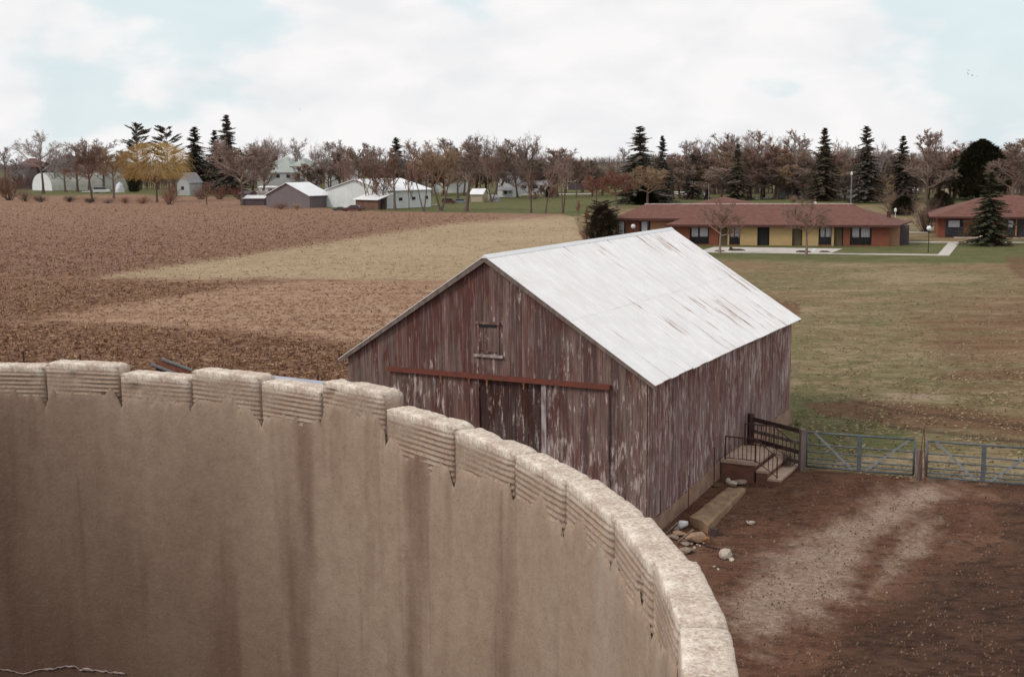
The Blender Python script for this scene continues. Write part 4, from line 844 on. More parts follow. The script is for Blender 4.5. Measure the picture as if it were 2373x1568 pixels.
# paving in front
def slab(pts, label_name, z=.03, t=.12):
    q = [Gz(x, y, z) for x, y in pts]; mb = MB(); mb.sheet([tuple(p) for p in q][::-1], t); o = mb.build(label_name, M['path']); o['kind'] = 'structure'; return o
def fixwind(o):
    import bmesh
    bm = bmesh.new(); bm.from_mesh(o.data); bmesh.ops.recalc_face_normals(bm, faces=bm.faces); bm.to_mesh(o.data); bm.free()
for k, (pts, nm) in enumerate([([(1610, 584), (1655, 572), (1952, 576), (1920, 588)], 'patio_paving'), ([(1919, 586.2), (2178, 589.0), (2174, 591.4), (1918, 588.4)], 'footpath'),
    ([(2171, 591.6), (2197.5, 562.4), (2223, 562.4), (2199.5, 591.8)], 'walkway'), ([(2092, 559.6), (2500, 561.3), (2500, 562.9), (2092, 561.2)], 'footpath'),
    ([(2253, 561.3), (2263, 551), (2287, 551), (2278, 561.4)], 'walkway'), ([(2086, 536.8), (2150, 537.5), (2150, 539), (2086, 538.3)], 'footpath'), ([(1195, 449.5), (1370, 447.6), (1370, 449.3), (1195, 451.3)], 'road'), ([(2210, 549), (2500, 549), (2500, 550.5), (2210, 550.5)], 'footpath')]):
    fixwind(slab(pts, nm, z=.03+.008*k))
# dark planting beds on the patio
def dome(px, py, w, h, mt, name, label, cat, d=.8, seed=1, rough=.25, sub=3):
    import bmesh
    p = G(px, py); s = mpp(p); bm = bmesh.new(); bmesh.ops.create_icosphere(bm, subdivisions=sub, radius=1)
    for v in bm.verts:
        v.co *= 1+rough*mnoise.noise(v.co*2.1+Vector((seed*5, 0, 0)))+rough*.5*mnoise.noise(v.co*6+Vector((seed*5, 0, 0)))
        v.co.x *= w*s/2; v.co.y *= w*s/2*d; v.co.z = max(v.co.z, -.1)*h*s
    me = bpy.data.meshes.new(name); bm.to_mesh(me); bm.free(); me.materials.append(mt); o = link(name, me); o.location = tuple(p); return tag(o, label, cat)
bedm = mat('dark_bed', (.06, .04, .035), (.04, .028, .022), 3)
dome(1668, 582.5, 26, 3, bedm, 'planting_bed', 'small dark planting bed at the foot of the left patio tree', 'planting bed'); dome(1707, 580.5, 40, 4, bedm, 'planting_bed', 'wider dark planting bed with a little shrub, left part of the patio', 'planting bed')
dome(1694, 581, 9, 9, mat('dark_shrub', (.06, .05, .035), (.035, .03, .02), 4), 'small_shrub', 'tiny dark shrub in the left patio planting bed', 'shrub', 1)
dome(1862, 584.5, 36, 4, bedm, 'planting_bed', 'dark planting bed around the right patio tree', 'planting bed'); dome(1911, 584.5, 26, 3.5, bedm, 'planting_bed', 'dark planting bed at the right end of the patio', 'planting bed'); dome(1888, 583, 12, 7, wsh, 'white_stone', 'whitish stone between the two right patio beds', 'stone')
# hip roof behind
bld('house', 'brown hip roofed building peeping over the long apartment roof', 1588, 1758, 500, 481, 456, 'hip', 'tan_wall', 'roof_brown', depth=16, cat='apartments', ov=.8)
# right hand apartment building
ap, fr, he, hr = bld('apartment_building', 'second low brick apartment building behind the near spruce at the right edge', 2172, 2500, 550, 502, 452, 'hip', 'brick', 'roof_brown', ybr=553, depth=15, cat='apartments', ov=1.1, hip=8, trim='fascia',
    wins=[(2190, 508, 2233, 548, 'glass'), (2330, 508, 2352, 548, 'glass'), (2357, 507, 2395, 548, 'glass'), (2276, 510, 2300, 548, 'glass')])
for (x0, x1) in ((2198, 2224), (2336, 2348)):
    a = fr.front(x0, 526, -.09); b_ = fr.front(x1, 511, -.09); mb = MB(); mb.box(a[0], b_[0], -.11, -.075, a[1], b_[1]); mb.build('curtain', M['curtain'], ap)
mb = MB(); a = fr.front(2352, 548); b_ = fr.front(2357, 508); mb.box(a[0], b_[0], -.3, -.003, -.2, he-.2); mb.build('pillar', M['tanb'], ap)

# ------------------------------------------------------------------ lamps, poles, fences
def globe_lamp(px, pyb, pyt, label, gr=5.5):
    p = G(px, pyb); h = Zat(p, px, pyt)-p[2]; s = mpp(p); root = thing('globe_lamp', tuple(p), 0, label, 'lamp'); mb = MB(); mb.tube((0, 0, -.1), (0, 0, h-gr*s), .05, .035, n=8); mb.build('post', M['black'], root)
    import bmesh
    bm = bmesh.new(); bmesh.ops.create_uvsphere(bm, u_segments=16, v_segments=10, radius=gr*s)
    me = bpy.data.meshes.new('globe'); bm.to_mesh(me); bm.free(); me.materials.append(M['white']); me.polygons.foreach_set('use_smooth', [True]*len(me.polygons)); o = link('globe', me, root); o.location = (0, 0, h-gr*s*.5)
globe_lamp(1467, 566, 522, 'white globe lamp in front of the set-back brick wall'); globe_lamp(2151, 585, 526, 'white globe lamp on the lawn between the two apartment buildings'); globe_lamp(2274, 556, 545, 'low white globe lamp beside the near spruce', 4)
globe_lamp(1888, 505, 468.5, 'white globe lamp top just above the long brown roof ridge', 3.6)
def pole(px, pyb, pyt, label, r=.1, mt='white', head=False, top=None):
    p = G(px, pyb); h = Zat(p, px, pyt)-p[2]; root = thing('lamp_post' if head else 'utility_pole', tuple(p), 0, label, 'lamp post' if head else 'pole'); mb = MB(); mb.tube((0, 0, -.2), (top or 0, 0, h), r*1.2, r*.8, n=8); mb.build('pole', M[mt], root)
    if head: mb = MB(); mb.tube((0, 0, h-.1), (0, 0, h+.3), .20, .24, n=10); mb.tube((0, 0, h+.3), (0, 0, h+.5), .24, .05, n=10); mb.build('lamp_head', M['white'], root)
pole(1971, 494, 404, 'tall white lamp post rising behind the apartment roof ridge', .09, 'brace', True); pole(2074, 520, 489, 'short pale post behind the right end of the apartment roof', .05, 'white', True)
pole(493, 446, 394, 'thin white post in front of the dark spruces', .16, 'white', top=-.9); pole(1642, 472, 424, 'thin pale pole left of the dense brown woods', .08, 'brace')
def rail_fence(x0, x1, y0, y1, hpx, label, n=9):
    A = G(x0, y0); B_ = G(x1, y1); fr = Frame(A, B_); h = hpx*mpp(A); root = thing('rail_fence', tuple(A), fr.rz, label, 'fence')
    for k in range(n): x = fr.L*k/(n-1); mb = MB(); mb.box(x-.15, x+.15, -.1, .1, -.2, h); mb.build('post', M['white'], root)
    for z in (.45, .95): mb = MB(); mb.box(0, fr.L, -.14, -.101, h*z-.16, h*z+.1); mb.build('rail', M['white'], root)
rail_fence(1541, 1642, 452, 454, 8, 'white rail fence in front of the woods behind the apartments', 13); rail_fence(2004, 2052, 456, 457, 9, 'white rail fence right of the long white ranch house', 7); rail_fence(1316, 1370, 438, 438, 4, 'white rail fence before the dark walled low building', 7)

# ------------------------------------------------------------------ vehicles
def car(px, pyb, wpx, label, paint, kind='sedan', rz=0.0, name='parked_car', cat='car'):
    p = G(px, pyb); s = mpp(p); Lc = wpx*s; k = Lc/4.8; root = thing(name, tuple(p), rz, label, cat)
    if kind == 'sedan': body = [(-.5, .22), (-.5, .62), (-.47, .70), (.36, .74), (.5, .64), (.5, .22)]; cab = [(-.36, .70), (-.24, 1.22), (.10, 1.25), (.25, .72)]
    elif kind == 'pickup': body = [(-.5, .30), (-.5, .85), (.10, .85), (.12, .85), (.48, .80), (.5, .30)]; cab = [(-.06, .84), (-.03, 1.45), (.17, 1.45), (.27, .83)]
    else: body = [(-.5, .25), (-.5, 1.1), (.34, 1.1), (.5, .85), (.5, .25)]; cab = [(-.47, 1.09), (-.44, 1.75), (.20, 1.75), (.34, 1.09)]
    def ext(pts, hw, mtl, name, parent, inset=0):
        n = len(pts); mb = MB(); vs = [(x*Lc, -hw+(inset if z > 1.0 else 0), z*k) for x, z in pts]+[(x*Lc, hw-(inset if z > 1.0 else 0), z*k) for x, z in pts]
        mb.add(vs, [tuple(range(n)), tuple(range(n, 2*n))[::-1]]+[(i, n+i, n+(i+1) % n, (i+1) % n) for i in range(n)]); return mb.build(name, mtl, parent)
    pm = mat('car_paint', paint, tuple(c*.85 for c in paint), 2, rough=.35, spec=.5)
    ext(body, .88*k, pm, 'body', root); c_ = ext(cab, .76*k, M['glass'], 'cabin', root, .12*k)
    mb = MB(); z = cab[1][1]*k; mb.box(cab[1][0]*Lc, cab[2][0]*Lc, -.66*k, .66*k, z-.02, z+.06); mb.build('roof', pm, root)
    for x in (-.31, .31):
        for y in (-.80, .66):
            mb = MB(); mb.tube((x*Lc, y*k, .33*k), (x*Lc, (y+.16)*k, .33*k), .33*k, n=16); w_ = mb.build('wheel', M['black'], root)
            mb = MB(); ys = y-.02 if y < 0 else y+.15; mb.tube((x*Lc, ys*k, .33*k), (x*Lc, (ys+.03)*k, .33*k), .17*k, n=12); mb.build('hubcap', M['brace'], w_)
car(787, 488.0, 31, 'dark grey car parked just left of the maroon car', (.04, .035, .04), rz=R(170)); car(818, 488.8, 50, 'maroon car parked in front of the white machine shed', (.10, .028, .028), rz=R(178))
car(1004, 476, 16, 'white car at the right corner of the white machine shed', (.7, .7, .72)); car(1040, 472, 32, 'dark red car behind the spreading front tree', (.10, .035, .035), 'van'); car(1068, 471, 26, 'blue grey van right of the dark red car', (.24, .26, .33), 'van', name='parked_van', cat='van')
car(202, 446, 20, 'white car between the arched hut and the bare tree trunk', (.7, .7, .72)); car(236, 447, 34, 'white van right of the bare tree trunk by the arched hut', (.68, .68, .66), 'van', name='parked_van', cat='van')
car(1755, 462, 12, 'white car left of the long white ranch house', (.7, .7, .7)); car(1778, 461, 18, 'pale car nearest the long white ranch house', (.6, .6, .62)); car(840, 486, 20, 'dark car half hidden by the lean-to trunk', (.05, .04, .045), 'van', rz=R(90))
cream = mat('cream_canvas', (.62, .54, .42), (.50, .42, .33), 1)
dome(1124, 465, 22, 27, cream, 'canvas_covered_stack', 'cream rounded covered stack beside the small tan shed', 'covered stack', 1, 2, .12); dome(1145, 467, 24, 15, M['roof_grey'], 'junk_pile', 'grey tangled pile right of the cream covered stack', 'pile', 1, 6, .5)
dome(278, 446, 20, 22, M['white'], 'white_tent', 'small whitish tent shape left of the willow trunk', 'tent', 1, 4, .15)
# birds
def bird(px, py, wpx, rz, label, D=250.0):
    d = ray(px, py); p = np.array([0, 0, H])+d/np.linalg.norm(d)*D; s = D/FPX*wpx/2; mb = MB()
    mb.tube((0, -s*.45, 0), (0, s*.1, 0), s*.03, s*.13, n=6); mb.tube((0, s*.1, 0), (0, s*.5, 0), s*.13, s*.04, n=6)
    for g in (-1, 1):
        mb.add([(g*s*.08, s*.22, 0), (g*s*.08, -s*.15, 0), (g*s*.55, -s*.05, s*.22), (g*s*.55, s*.28, s*.24), (g*s, -s*.02, s*.05), (g*s*.08, s*.2, s*.04), (g*s*.08, -s*.13, s*.04), (g*s*.55, -s*.03, s*.26), (g*s*.55, s*.26, s*.28)], [(0, 1, 2, 3), (3, 2, 4), (8, 7, 6, 5), (4, 7, 8)])
    mb.add([(-s*.03, -s*.4, 0), (s*.03, -s*.4, 0), (s*.13, -s*.68, 0), (-s*.13, -s*.68, 0), (0, -s*.5, s*.04)], [(0, 1, 2, 3), (0, 4, 1), (1, 4, 2), (2, 4, 3), (3, 4, 0)])
    o = mb.build('bird', mat('grey_feathers', (.12, .12, .14), (.09, .09, .10), 3) if 'grey_feathers' not in bpy.data.materials else bpy.data.materials['grey_feathers']); o.location = tuple(p); o.rotation_euler = (R(25), rz, R(40)); tag(o, label, 'bird', 'birds in the sky')
bird(2244, 163.5, 7, .2, 'topmost of the four small birds at the upper right'); bird(2243, 171, 8, 1.0, 'small bird just below the topmost one, upper right'); bird(2252.6, 175, 9, -.1, 'widest of the four small birds at the upper right'); bird(2264.6, 176.7, 5, .4, 'faint bird furthest right in the sky'); bird(695, 254, 7, .9, 'lone small bird high above the green roofed house')
# ================================================================== TREES
def bark(name, c, c2, scale=1.5):
    mt, bs = mat_base(name, .95, .05); oi = N('ShaderNodeObjectInfo').outputs['Random']; t = N('ShaderNodeTexCoord').outputs['Object']
    col = mixc(rng(noise_n(scale, 4, .6, t), .35, .65), c, c2); hs = N('ShaderNodeHueSaturation'); L(col, hs.inputs['Color']); L(rng(oi, 0, 1, .78, 1.25), hs.inputs['Value']); L(hs.outputs[0], bs.inputs['Base Color']); return mt
TW = {'brown': bark('brown_twigs', (.30, .20, .16), (.225, .15, .122)), 'mauve': bark('mauve_twigs', (.285, .215, .185), (.21, .16, .138)), 'grey': bark('hazed_grey_twigs', (.40, .345, .335), (.31, .27, .265)), 'red': bark('reddish_twigs', (.26, .125, .09), (.19, .09, .07)), 'tan': bark('tan_twigs', (.36, .26, .175), (.27, .19, .13)),  # twigs lightened, grey most, so that haze sits in their colour
      'gold': bark('golden_twigs', (.50, .335, .135), (.39, .26, .105)), 'dark': bark('dark_twigs', (.11, .078, .065), (.08, .058, .05))}
TR = bark('tree_bark', (.16, .115, .10), (.10, .075, .068)); TRL = bark('pale_tree_bark', (.26, .20, .175), (.19, .14, .125)); TRD = bark('dark_tree_bark', (.06, .045, .04), (.045, .035, .03))
ND = {'spruce': bark('spruce_needles', (.085, .080, .064), (.145, .12, .098), 3), 'pine': bark('pine_needles', (.075, .078, .058), (.13, .11, .082), 3), 'cedar': bark('cedar_foliage', (.055, .060, .038), (.10, .088, .055), 2.5), 'olive': bark('olive_needles', (.095, .085, .058), (.14, .115, .08), 3)}
class TB:
    def __init__(s): s.v = []; s.f = []
    def seg(s, p0, p1, r0, r1, n=3):
        d = p1-p0
        if d.length < 1e-7: return
        a = d.orthogonal().normalized(); b_ = d.normalized().cross(a); o = len(s.v)
        for p, r in ((p0, r0), (p1, r1)):
            for k in range(n): t = 2*math.pi*k/n; s.v.append(tuple(p+a*(r*math.cos(t))+b_*(r*math.sin(t))))
        s.f += [(o+k, o+(k+1) % n, o+n+(k+1) % n, o+n+k) for k in range(n)]
    def tri(s, a, b_, c): o = len(s.v); s.v += [tuple(a), tuple(b_), tuple(c)]; s.f.append((o, o+1, o+2))
    def mesh(s, name, mt): me = bpy.data.meshes.new(name); me.from_pydata(s.v, [], s.f); me.materials.append(mt); return me
def bare(seed, style='round', dens=1.0, tw=1.0):
    """unit-height bare tree -> (trunk TB, crown TB)"""
    rs = random.Random(seed); T, Cn = TB(), TB()
    S = {'round': dict(cl=.26, n0=9, up=.55, l0=.42, spread=.95, forks=1), 'vase': dict(cl=.20, n0=7, up=.95, l0=.62, spread=.55, forks=1), 'slim': dict(cl=.34, n0=9, up=1.0, l0=.30, spread=.5, forks=1), 'oval': dict(cl=.20, n0=12, up=.75, l0=.36, spread=.72, forks=1),
         'fork': dict(cl=.14, n0=6, up=1.1, l0=.60, spread=.45, forks=2), 'double': dict(cl=.30, n0=7, up=1.0, l0=.34, spread=.4, forks=2)}[style]
    def rv(): return Vector((rs.gauss(0, 1), rs.gauss(0, 1), rs.gauss(0, 1)))
    rad = [.0, .0085, .0045, .0027, .0018]
    def br(p, d, ln, lev, r):
        n = 4 if lev < 3 else 3; q = p; dd = d.copy(); pts = [(p, r)]
        for i in range(n):
            dd = (dd+rv()*(.13 if lev < 3 else .2)+Vector((0, 0, .10 if lev < 3 else .05))).normalized(); q = q+dd*ln/n; pts.append((q, r*(1-.65*(i+1)/n)))
        tgt = T if lev <= 0 else Cn
        for i in range(n): tgt.seg(pts[i][0], pts[i+1][0], pts[i][1], pts[i+1][1], 5 if lev < 2 else 3)
        if lev >= 4: return
        k = [0, 8, 7, 7][lev] if lev else 0; k = int(k*dens+rs.random())
        for i in range(k):
            f = rs.uniform(.22, 1.0); j = min(int(f*n), n-1); a, b_ = pts[j][0], pts[j+1][0]; pp = a.lerp(b_, f*n-j)
            side = (rv().cross(dd)).normalized(); nd = (dd*S['up']*.9+side*rs.uniform(.5, 1.05)+Vector((0, 0, .18))).normalized()
            l2 = ln*rs.uniform(.34, .62)*(1.08-.45*f); br(pp, nd, l2, lev+1, min(rad[lev+1]*tw*rs.uniform(.8, 1.3), pts[j][1]*.8))
    for fk in range(S['forks']):
        base = Vector((0, 0, -.01)); d = Vector((0, 0, 1)) if S['forks'] == 1 else Vector((.34*(1 if fk else -1), rs.uniform(-.1, .1), 1)).normalized()
        top = .88 if style in ('slim', 'oval', 'double') else .58; n = 8; pts = [base]; dd = d
        for i in range(n): dd = (dd+rv()*.035+(Vector((0, 0, .08)) if S['forks'] > 1 else Vector())).normalized(); pts.append(pts[-1]+dd*top/n)
        R0 = .017*(1 if S['forks'] == 1 else .8)
        for i in range(n): T.seg(pts[i], pts[i+1], R0*(1-.85*i/n)+(.008 if i == 0 else 0), R0*(1-.85*(i+1)/n), 7)
        nn = int(S['n0']*dens*(1 if S['forks'] == 1 else .75)+1)
        for i in range(nn):
            f = S['cl']/top+(1-S['cl']/top)*(i+.5)/nn; j = min(int(f*n), n-1); p = pts[j].lerp(pts[j+1], f*n-j); az = i*2.4+rs.uniform(-.5, .5)
            out = Vector((math.cos(az), math.sin(az), 0)); nd = (out*S['spread']*(1.15-.5*f)+Vector((0, 0, S['up']*rs.uniform(.75, 1.2)))).normalized()
            ln = S['l0']*(1.12-.55*f)*rs.uniform(.85, 1.15); ln = min(ln, (1.0-p.z)/max(nd.z, .3)*1.02); br(p, nd, ln, 1, rad[1]*tw*rs.uniform(.8, 1.2))
    return T, Cn
def conifer(seed, style='spruce'):
    rs = random.Random(seed); T, Cn = TB(), TB(); T.seg(Vector((0, 0, -.02)), Vector((0, 0, .98)), .014, .002, 6)
    def spray(p, d, ln, w, n):     # a branch dressed with needle clumps
        tip = p+d*ln; T.seg(p, p+d*ln*.8, .0028, .001, 3)
        for i in range(n):
            f = ((i+rs.random())/n)**.8; c = p+d*(ln*f); side = d.cross(Vector((0, 0, 1))).normalized()*rs.choice((-1, 1)); ww = w*(1.15-f*.75)*rs.uniform(.7, 1.25)
            e = c+side*ww+d*ww*.6+Vector((0, 0, rs.uniform(-.5, .12)*ww)); t = d*(ww*.42)+Vector((0, 0, rs.uniform(-.35, .35)*ww)); Cn.tri(c-t*.6, e, c+t)
            e2 = c+Vector((rs.uniform(-.3, .3), rs.uniform(-.3, .3), -1))*ww*.55; Cn.tri(c-d*ww*.3, e2, c+d*ww*.4)
    if style == 'spruce':
        nl = 46
        for i in range(nl):
            z = .06+.93*(i/nl)**.9; rr = .30*(1-z)**.82*(1+.12*math.sin(i*1.3+seed)+.10*math.sin(i*.5+seed*3)+rs.uniform(-.12, .12))+.010; k = 9 if z < .6 else 6
            for j in range(k):
                if rs.random() < (.22 if z > .45 else .06): continue
                az = j*2*math.pi/k+i*1.1+rs.uniform(-.25, .25); ln = rr*rs.uniform(.55, 1.3); droop = .18 if z > .75 else -.22; spray(Vector((0, 0, min(.98, z+rs.uniform(-.035, .03)))), Vector((math.cos(az), math.sin(az), droop+rs.uniform(-.12, .12))).normalized(), ln, .030+.02*(1-z), int(11+ln*90))
    elif style == 'pine':
        nl = 15
        for i in range(nl):
            z = .30+.68*(i/nl); env = .24*(1-((z-.45)/.62)**2 if z > .45 else .85)+.03; k = rs.choice((3, 4, 5))
            for j in range(k):
                az = rs.uniform(0, 6.28); ln = env*rs.uniform(.55, 1.25); d = Vector((math.cos(az), math.sin(az), .30+rs.uniform(-.1, .25))).normalized(); p = Vector((0, 0, z)); T.seg(p, p+d*ln, .004, .0015, 3)
                for m_ in range(5):
                    f = .45+.55*m_/4; c = p+d*ln*f; sd = Vector((-d.y, d.x, .1))
                    for q in range(3): spray(c+Vector((rs.gauss(0, .008), rs.gauss(0, .008), rs.gauss(0, .006))), (d+sd*rs.uniform(-1, 1)).normalized(), ln*.26+.02, .022, 9)
    elif style == 'cedar':     # broad dense evergreen
        for i in range(12000):
            z = rs.random()**.85; env = .33*(math.sin(min(1, (z*.92+.10))*math.pi)**.55)*(1-.35*z) ; az = rs.uniform(0, 6.28); lob = 1+.16*math.sin(az*3+z*5+seed)+.12*math.sin(az*5-z*11)+.34*mnoise.noise(Vector((math.cos(az)*2, math.sin(az)*2, z*6+seed)))+.22*mnoise.noise(Vector((math.cos(az)*5, math.sin(az)*5, z*14+seed)))
            r = env*lob*(.50+.52*rs.random()**.7); c = Vector((math.cos(az)*r, math.sin(az)*r, .035+z*.93)); o = Vector((math.cos(az), math.sin(az), .5+rs.uniform(-.4, .6))).normalized(); w = rs.uniform(.016, .040); sd = Vector((-o.y, o.x, rs.uniform(-.5, .5))).normalized()
            Cn.tri(c-sd*w*.5, c+sd*w*.5, c+o*w*1.3)
    return T, Cn
def willow(seed):
    rs = random.Random(seed); T, Cn = bare(seed, 'round', .62, 1.2)
    C2 = TB(); C2.v, C2.f = Cn.v, Cn.f
    for i in range(2600):
        az = rs.uniform(0, 6.28); z = rs.uniform(.38, .97); e = math.sqrt(max(0, 1-((z-.50)/.5)**2)); r = .46*e*rs.random()**.45*(1+.15*mnoise.noise(Vector((math.cos(az)*2, math.sin(az)*2, z*3)))*2); p = Vector((math.cos(az)*r, math.sin(az)*r, z)); o = Vector((math.cos(az), math.sin(az), 0)); n = 4; ln = rs.uniform(.10, .26)*(.6+r); d = (o*.9+Vector((0, 0, .55))).normalized()
        for k in range(n):
            q = p+d*ln/n; C2.seg(p, q, .0016, .0012, 3); p = q; d = (d+Vector((rs.gauss(0, .12), rs.gauss(0, .12), -.55))).normalized()
            if p.z < .14: break
    return T, C2
def bush(seed, n=26, dens=1.0):
    rs = random.Random(seed); T, Cn = TB(), TB()
    def rv(): return Vector((rs.gauss(0, 1), rs.gauss(0, 1), rs.gauss(0, 1)))
    def br(p, d, ln, lev, r):
        q = p; dd = d
        for i in range(3):
            dd = (dd+rv()*.16+Vector((0, 0, .06))).normalized(); q2 = q+dd*ln/3; (T if lev == 0 else Cn).seg(q, q2, r, r*.75, 3); r *= .75; q = q2
            if lev < 3:
                for _ in range(int(2*dens+rs.random())): br(q, (dd+rv()*.6).normalized(), ln*rs.uniform(.35, .6), lev+1, r*.6)
    for i in range(n):
        az = rs.uniform(0, 6.28); s = rs.uniform(.1, .9); br(Vector((math.cos(az)*.12*s, math.sin(az)*.12*s, -.02)), Vector((math.cos(az)*s, math.sin(az)*s, 1)).normalized(), rs.uniform(.45, .72), 0, .012)
    return T, Cn
def wh(tb):
    a = np.array(tb.v); return a[:, 2].max(), np.percentile(np.hypot(a[:, 0], a[:, 1]), 93)
PROTO = {}
def proto(kind, seed, tw='brown', trunk=None):
    key = (kind, seed, tw, trunk)
    if key in PROTO: return PROTO[key]
    if kind.rstrip('+') in ('round', 'vase', 'slim', 'oval', 'fork', 'double'): seed = seed % (4 if kind[0] in 'or' else 2)
    gk = (kind, seed); key = (kind, seed, tw, trunk)
    if key in PROTO: return PROTO[key]
    if gk not in PROTO:
        if kind in ('spruce', 'pine', 'cedar'): g = conifer(seed, kind)
        elif kind == 'willow': g = willow(seed)
        elif kind == 'bush': g = bush(seed)
        elif kind.endswith('+'): g = bare(seed, kind[:-1], 1.22, 1.25)
        else: g = bare(seed, kind)
        PROTO[gk] = g
    T, Cn = PROTO[gk]; tm = {None: TR, 'pale': TRL, 'dark': TRD}[trunk]; cm = TW.get(tw) or ND[tw]
    h, w = wh(Cn); PROTO[key] = (T.mesh('trunk', tm), Cn.mesh('crown', cm), h, w); return PROTO[key]
_tr = random.Random(77)
def tree(kind, seed, x, yt, yb, hw, tw, label, group=None, trunk=None, name=None, cat='tree', lean=0.0, rz=None):
    tm, cm, h0, w0 = proto(kind, seed, tw, trunk); p = G(x, yb); h = Zat(p, x, yt)-p[2]; s = mpp(p)
    nm = name or {'spruce': 'spruce_tree', 'pine': 'pine_tree', 'cedar': 'cedar_tree', 'willow': 'willow_tree', 'bush': 'bush'}.get(kind, 'bare_tree')
    if kind == 'bush' and cat == 'tree': cat = 'bush'
    root = thing(nm, tuple(p), _tr.uniform(0, 6.28) if rz is None else rz, label, cat, group); root.rotation_euler[1] = lean if rz is not None else 0
    sz = h/h0; sxy = hw*s/w0*(1.2 if kind == 'spruce' else 1.15 if kind[:4] in ('roun', 'oval', 'vase', 'fork', 'doub', 'slim') and yb < 500 else 1.0)
    for n_, me in (('trunk' if kind != 'bush' else 'stems', tm), ('crown' if kind != 'bush' else 'twigs', cm)):
        o = link(n_, me, root); o.scale = (sxy, sxy, sz)
    return root
# ---- named trees, left to right
tree('round', 1, 100, 298, 449, 44, 'grey', 'large spreading bare tree rising between the two dark roofs at the left')
tree('oval', 2, 14, 338, 447, 24, 'grey', 'bare grey tree at the very left edge of the skyline'); tree('oval', 3, 152, 338, 445, 28, 'grey', 'smaller bare tree just above the dark brown roof')
tree('round+', 4, 214, 316, 467, 46, 'brown', 'dense bare tree with stout trunk between the arched hut and the yellowish tree'); tree('round+', 5, 264, 338, 460, 36, 'tan', 'yellowish brown bare tree just left of the willow')
tree('willow', 6, 364, 330, 468, 72, 'gold', 'big golden willow at the field edge under the two pines', name='willow_tree')
tree('pine', 7, 322, 282, 442, 36, 'pine', 'open layered pine rising behind the left of the willow'); tree('pine', 8, 392, 290, 444, 34, 'pine', 'smaller open pine rising behind the right of the willow')
tree('cedar', 9, 311, 388, 447, 14, 'cedar', 'small dark evergreen beneath the willow crown')
tree('spruce', 10, 456, 293, 446, 36, 'spruce', 'dark spruce standing alone right of the pines'); tree('spruce', 11, 503, 301, 448, 30, 'spruce', 'dark spruce leaning against the tallest spruce on its left'); tree('spruce', 12, 531, 266, 450, 36, 'spruce', 'tallest spruce on the skyline, above the brown tree')
tree('round+', 13, 562, 322, 476, 62, 'mauve', 'broad brown bare tree left of the green roofed house'); tree('oval+', 14, 610, 345, 455, 32, 'mauve', 'brown bare tree touching the left of the green roof'); tree('slim', 15, 479, 420, 474, 12, 'brown', 'very small thin bare tree on the grass before the red thicket')
tree('bush', 16, 393, 402, 474, 27, 'red', 'round reddish shrub before the small grey white house')
for x, yt, hw, lb in ((466, 414, 26, 'reddish bush, leftmost of the thicket under the spruces'), (510, 416, 28, 'reddish bush in the middle of the thicket under the spruces'), (554, 420, 25, 'reddish bush at the right end of the thicket, by the brown tree trunk')): tree('bush', 16, x, yt, 462, hw, 'red', lb, 'red brown thicket under the spruces')
tree('bush', 17, 612, 420, 470, 26, 'mauve', 'dark bush before the white trailer'); tree('bush', 17, 660, 415, 452, 34, 'mauve', 'pale brown bush in front of the green roofed house'); tree('bush', 16, 722, 396, 448, 28, 'red', 'rust coloured bush right of the green roofed house')
tree('bush', 16, 650, 462, 484, 22, 'red', 'low red brown bush against the gable of the grey shed'); tree('bush', 17, 688, 466, 484, 16, 'tan', 'low pale bush by the corner of the grey shed')
for x, yt, yb, hw, tw in ((22, 372, 464, 40, 'red'), (60, 425, 467, 26, 'brown'), (95, 442, 468, 24, 'dark'), (160, 446, 468, 26, 'dark'), (208, 450, 470, 26, 'dark'), (250, 452, 471, 22, 'brown'), (292, 448, 471, 20, 'red'), (330, 446, 472, 22, 'red')):
    tree('bush', 16 if x % 4 else 17, x, yt, yb, hw, tw, {22: 'tall brown thicket at the far left edge of the field', 60: 'brown bush left of the arched hut front', 95: 'dark low bush before the arched hut front', 160: 'dark low bush before the arched hut side', 208: 'dark bush at the foot of the stout bare tree', 250: 'low bush at the foot of the yellowish tree', 292: 'reddish low bush left of the willow trunk', 330: 'reddish low bush touching the willow trunk'}[x], 'bushes along the far field edge')
tree('vase', 18, 640, 306, 440, 46, 'grey', 'hazy wide bare tree behind the green roof chimney'); tree('oval', 19, 690, 316, 442, 26, 'grey', 'hazy bare tree above the right wing of the green roof'); tree('vase', 20, 738, 322, 440, 24, 'grey', 'slender hazy bare tree left of the grey hip roofed house'); tree('oval', 21, 766, 326, 444, 24, 'mauve', 'hazy bare tree above the grey hip roofed house')
tree('round+', 22, 828, 328, 452, 46, 'mauve', 'dense dark round bare crown behind the machine shed gable'); tree('oval+', 23, 800, 345, 452, 30, 'mauve', 'bare tree adjoining the left of the dense dark crown')
tree('spruce', 24, 921, 318, 447, 34, 'olive', 'ragged dark conifer above the machine shed roof')
tree('fork', 25, 806, 352, 478, 24, 'brown', 'forked bare tree at the left of the machine shed gable'); tree('fork', 26, 855, 350, 484, 26, 'brown', 'V forked bare tree before the lean-to'); tree('oval', 27, 887, 380, 485, 24, 'brown', 'twisted small bare tree at the right end of the lean-to'); tree('slim', 28, 915, 342, 487, 24, 'brown', 'bare tree before the brown door corner of the machine shed')
tree('slim', 2, 877, 392, 484, 14, 'brown', 'thin bare tree just left of the twisted one'); tree('double', 29, 982, 318, 490, 28, 'brown', 'tall double trunked bare tree at the right corner of the machine shed'); tree('fork', 30, 1022, 326, 488, 52, 'tan', 'widely spreading forked bare tree right of the machine shed'); tree('slim', 31, 1080, 326, 490, 32, 'mauve', 'bare tree leaning right on the lawn beyond the spreading tree', lean=.12, rz=0.3)
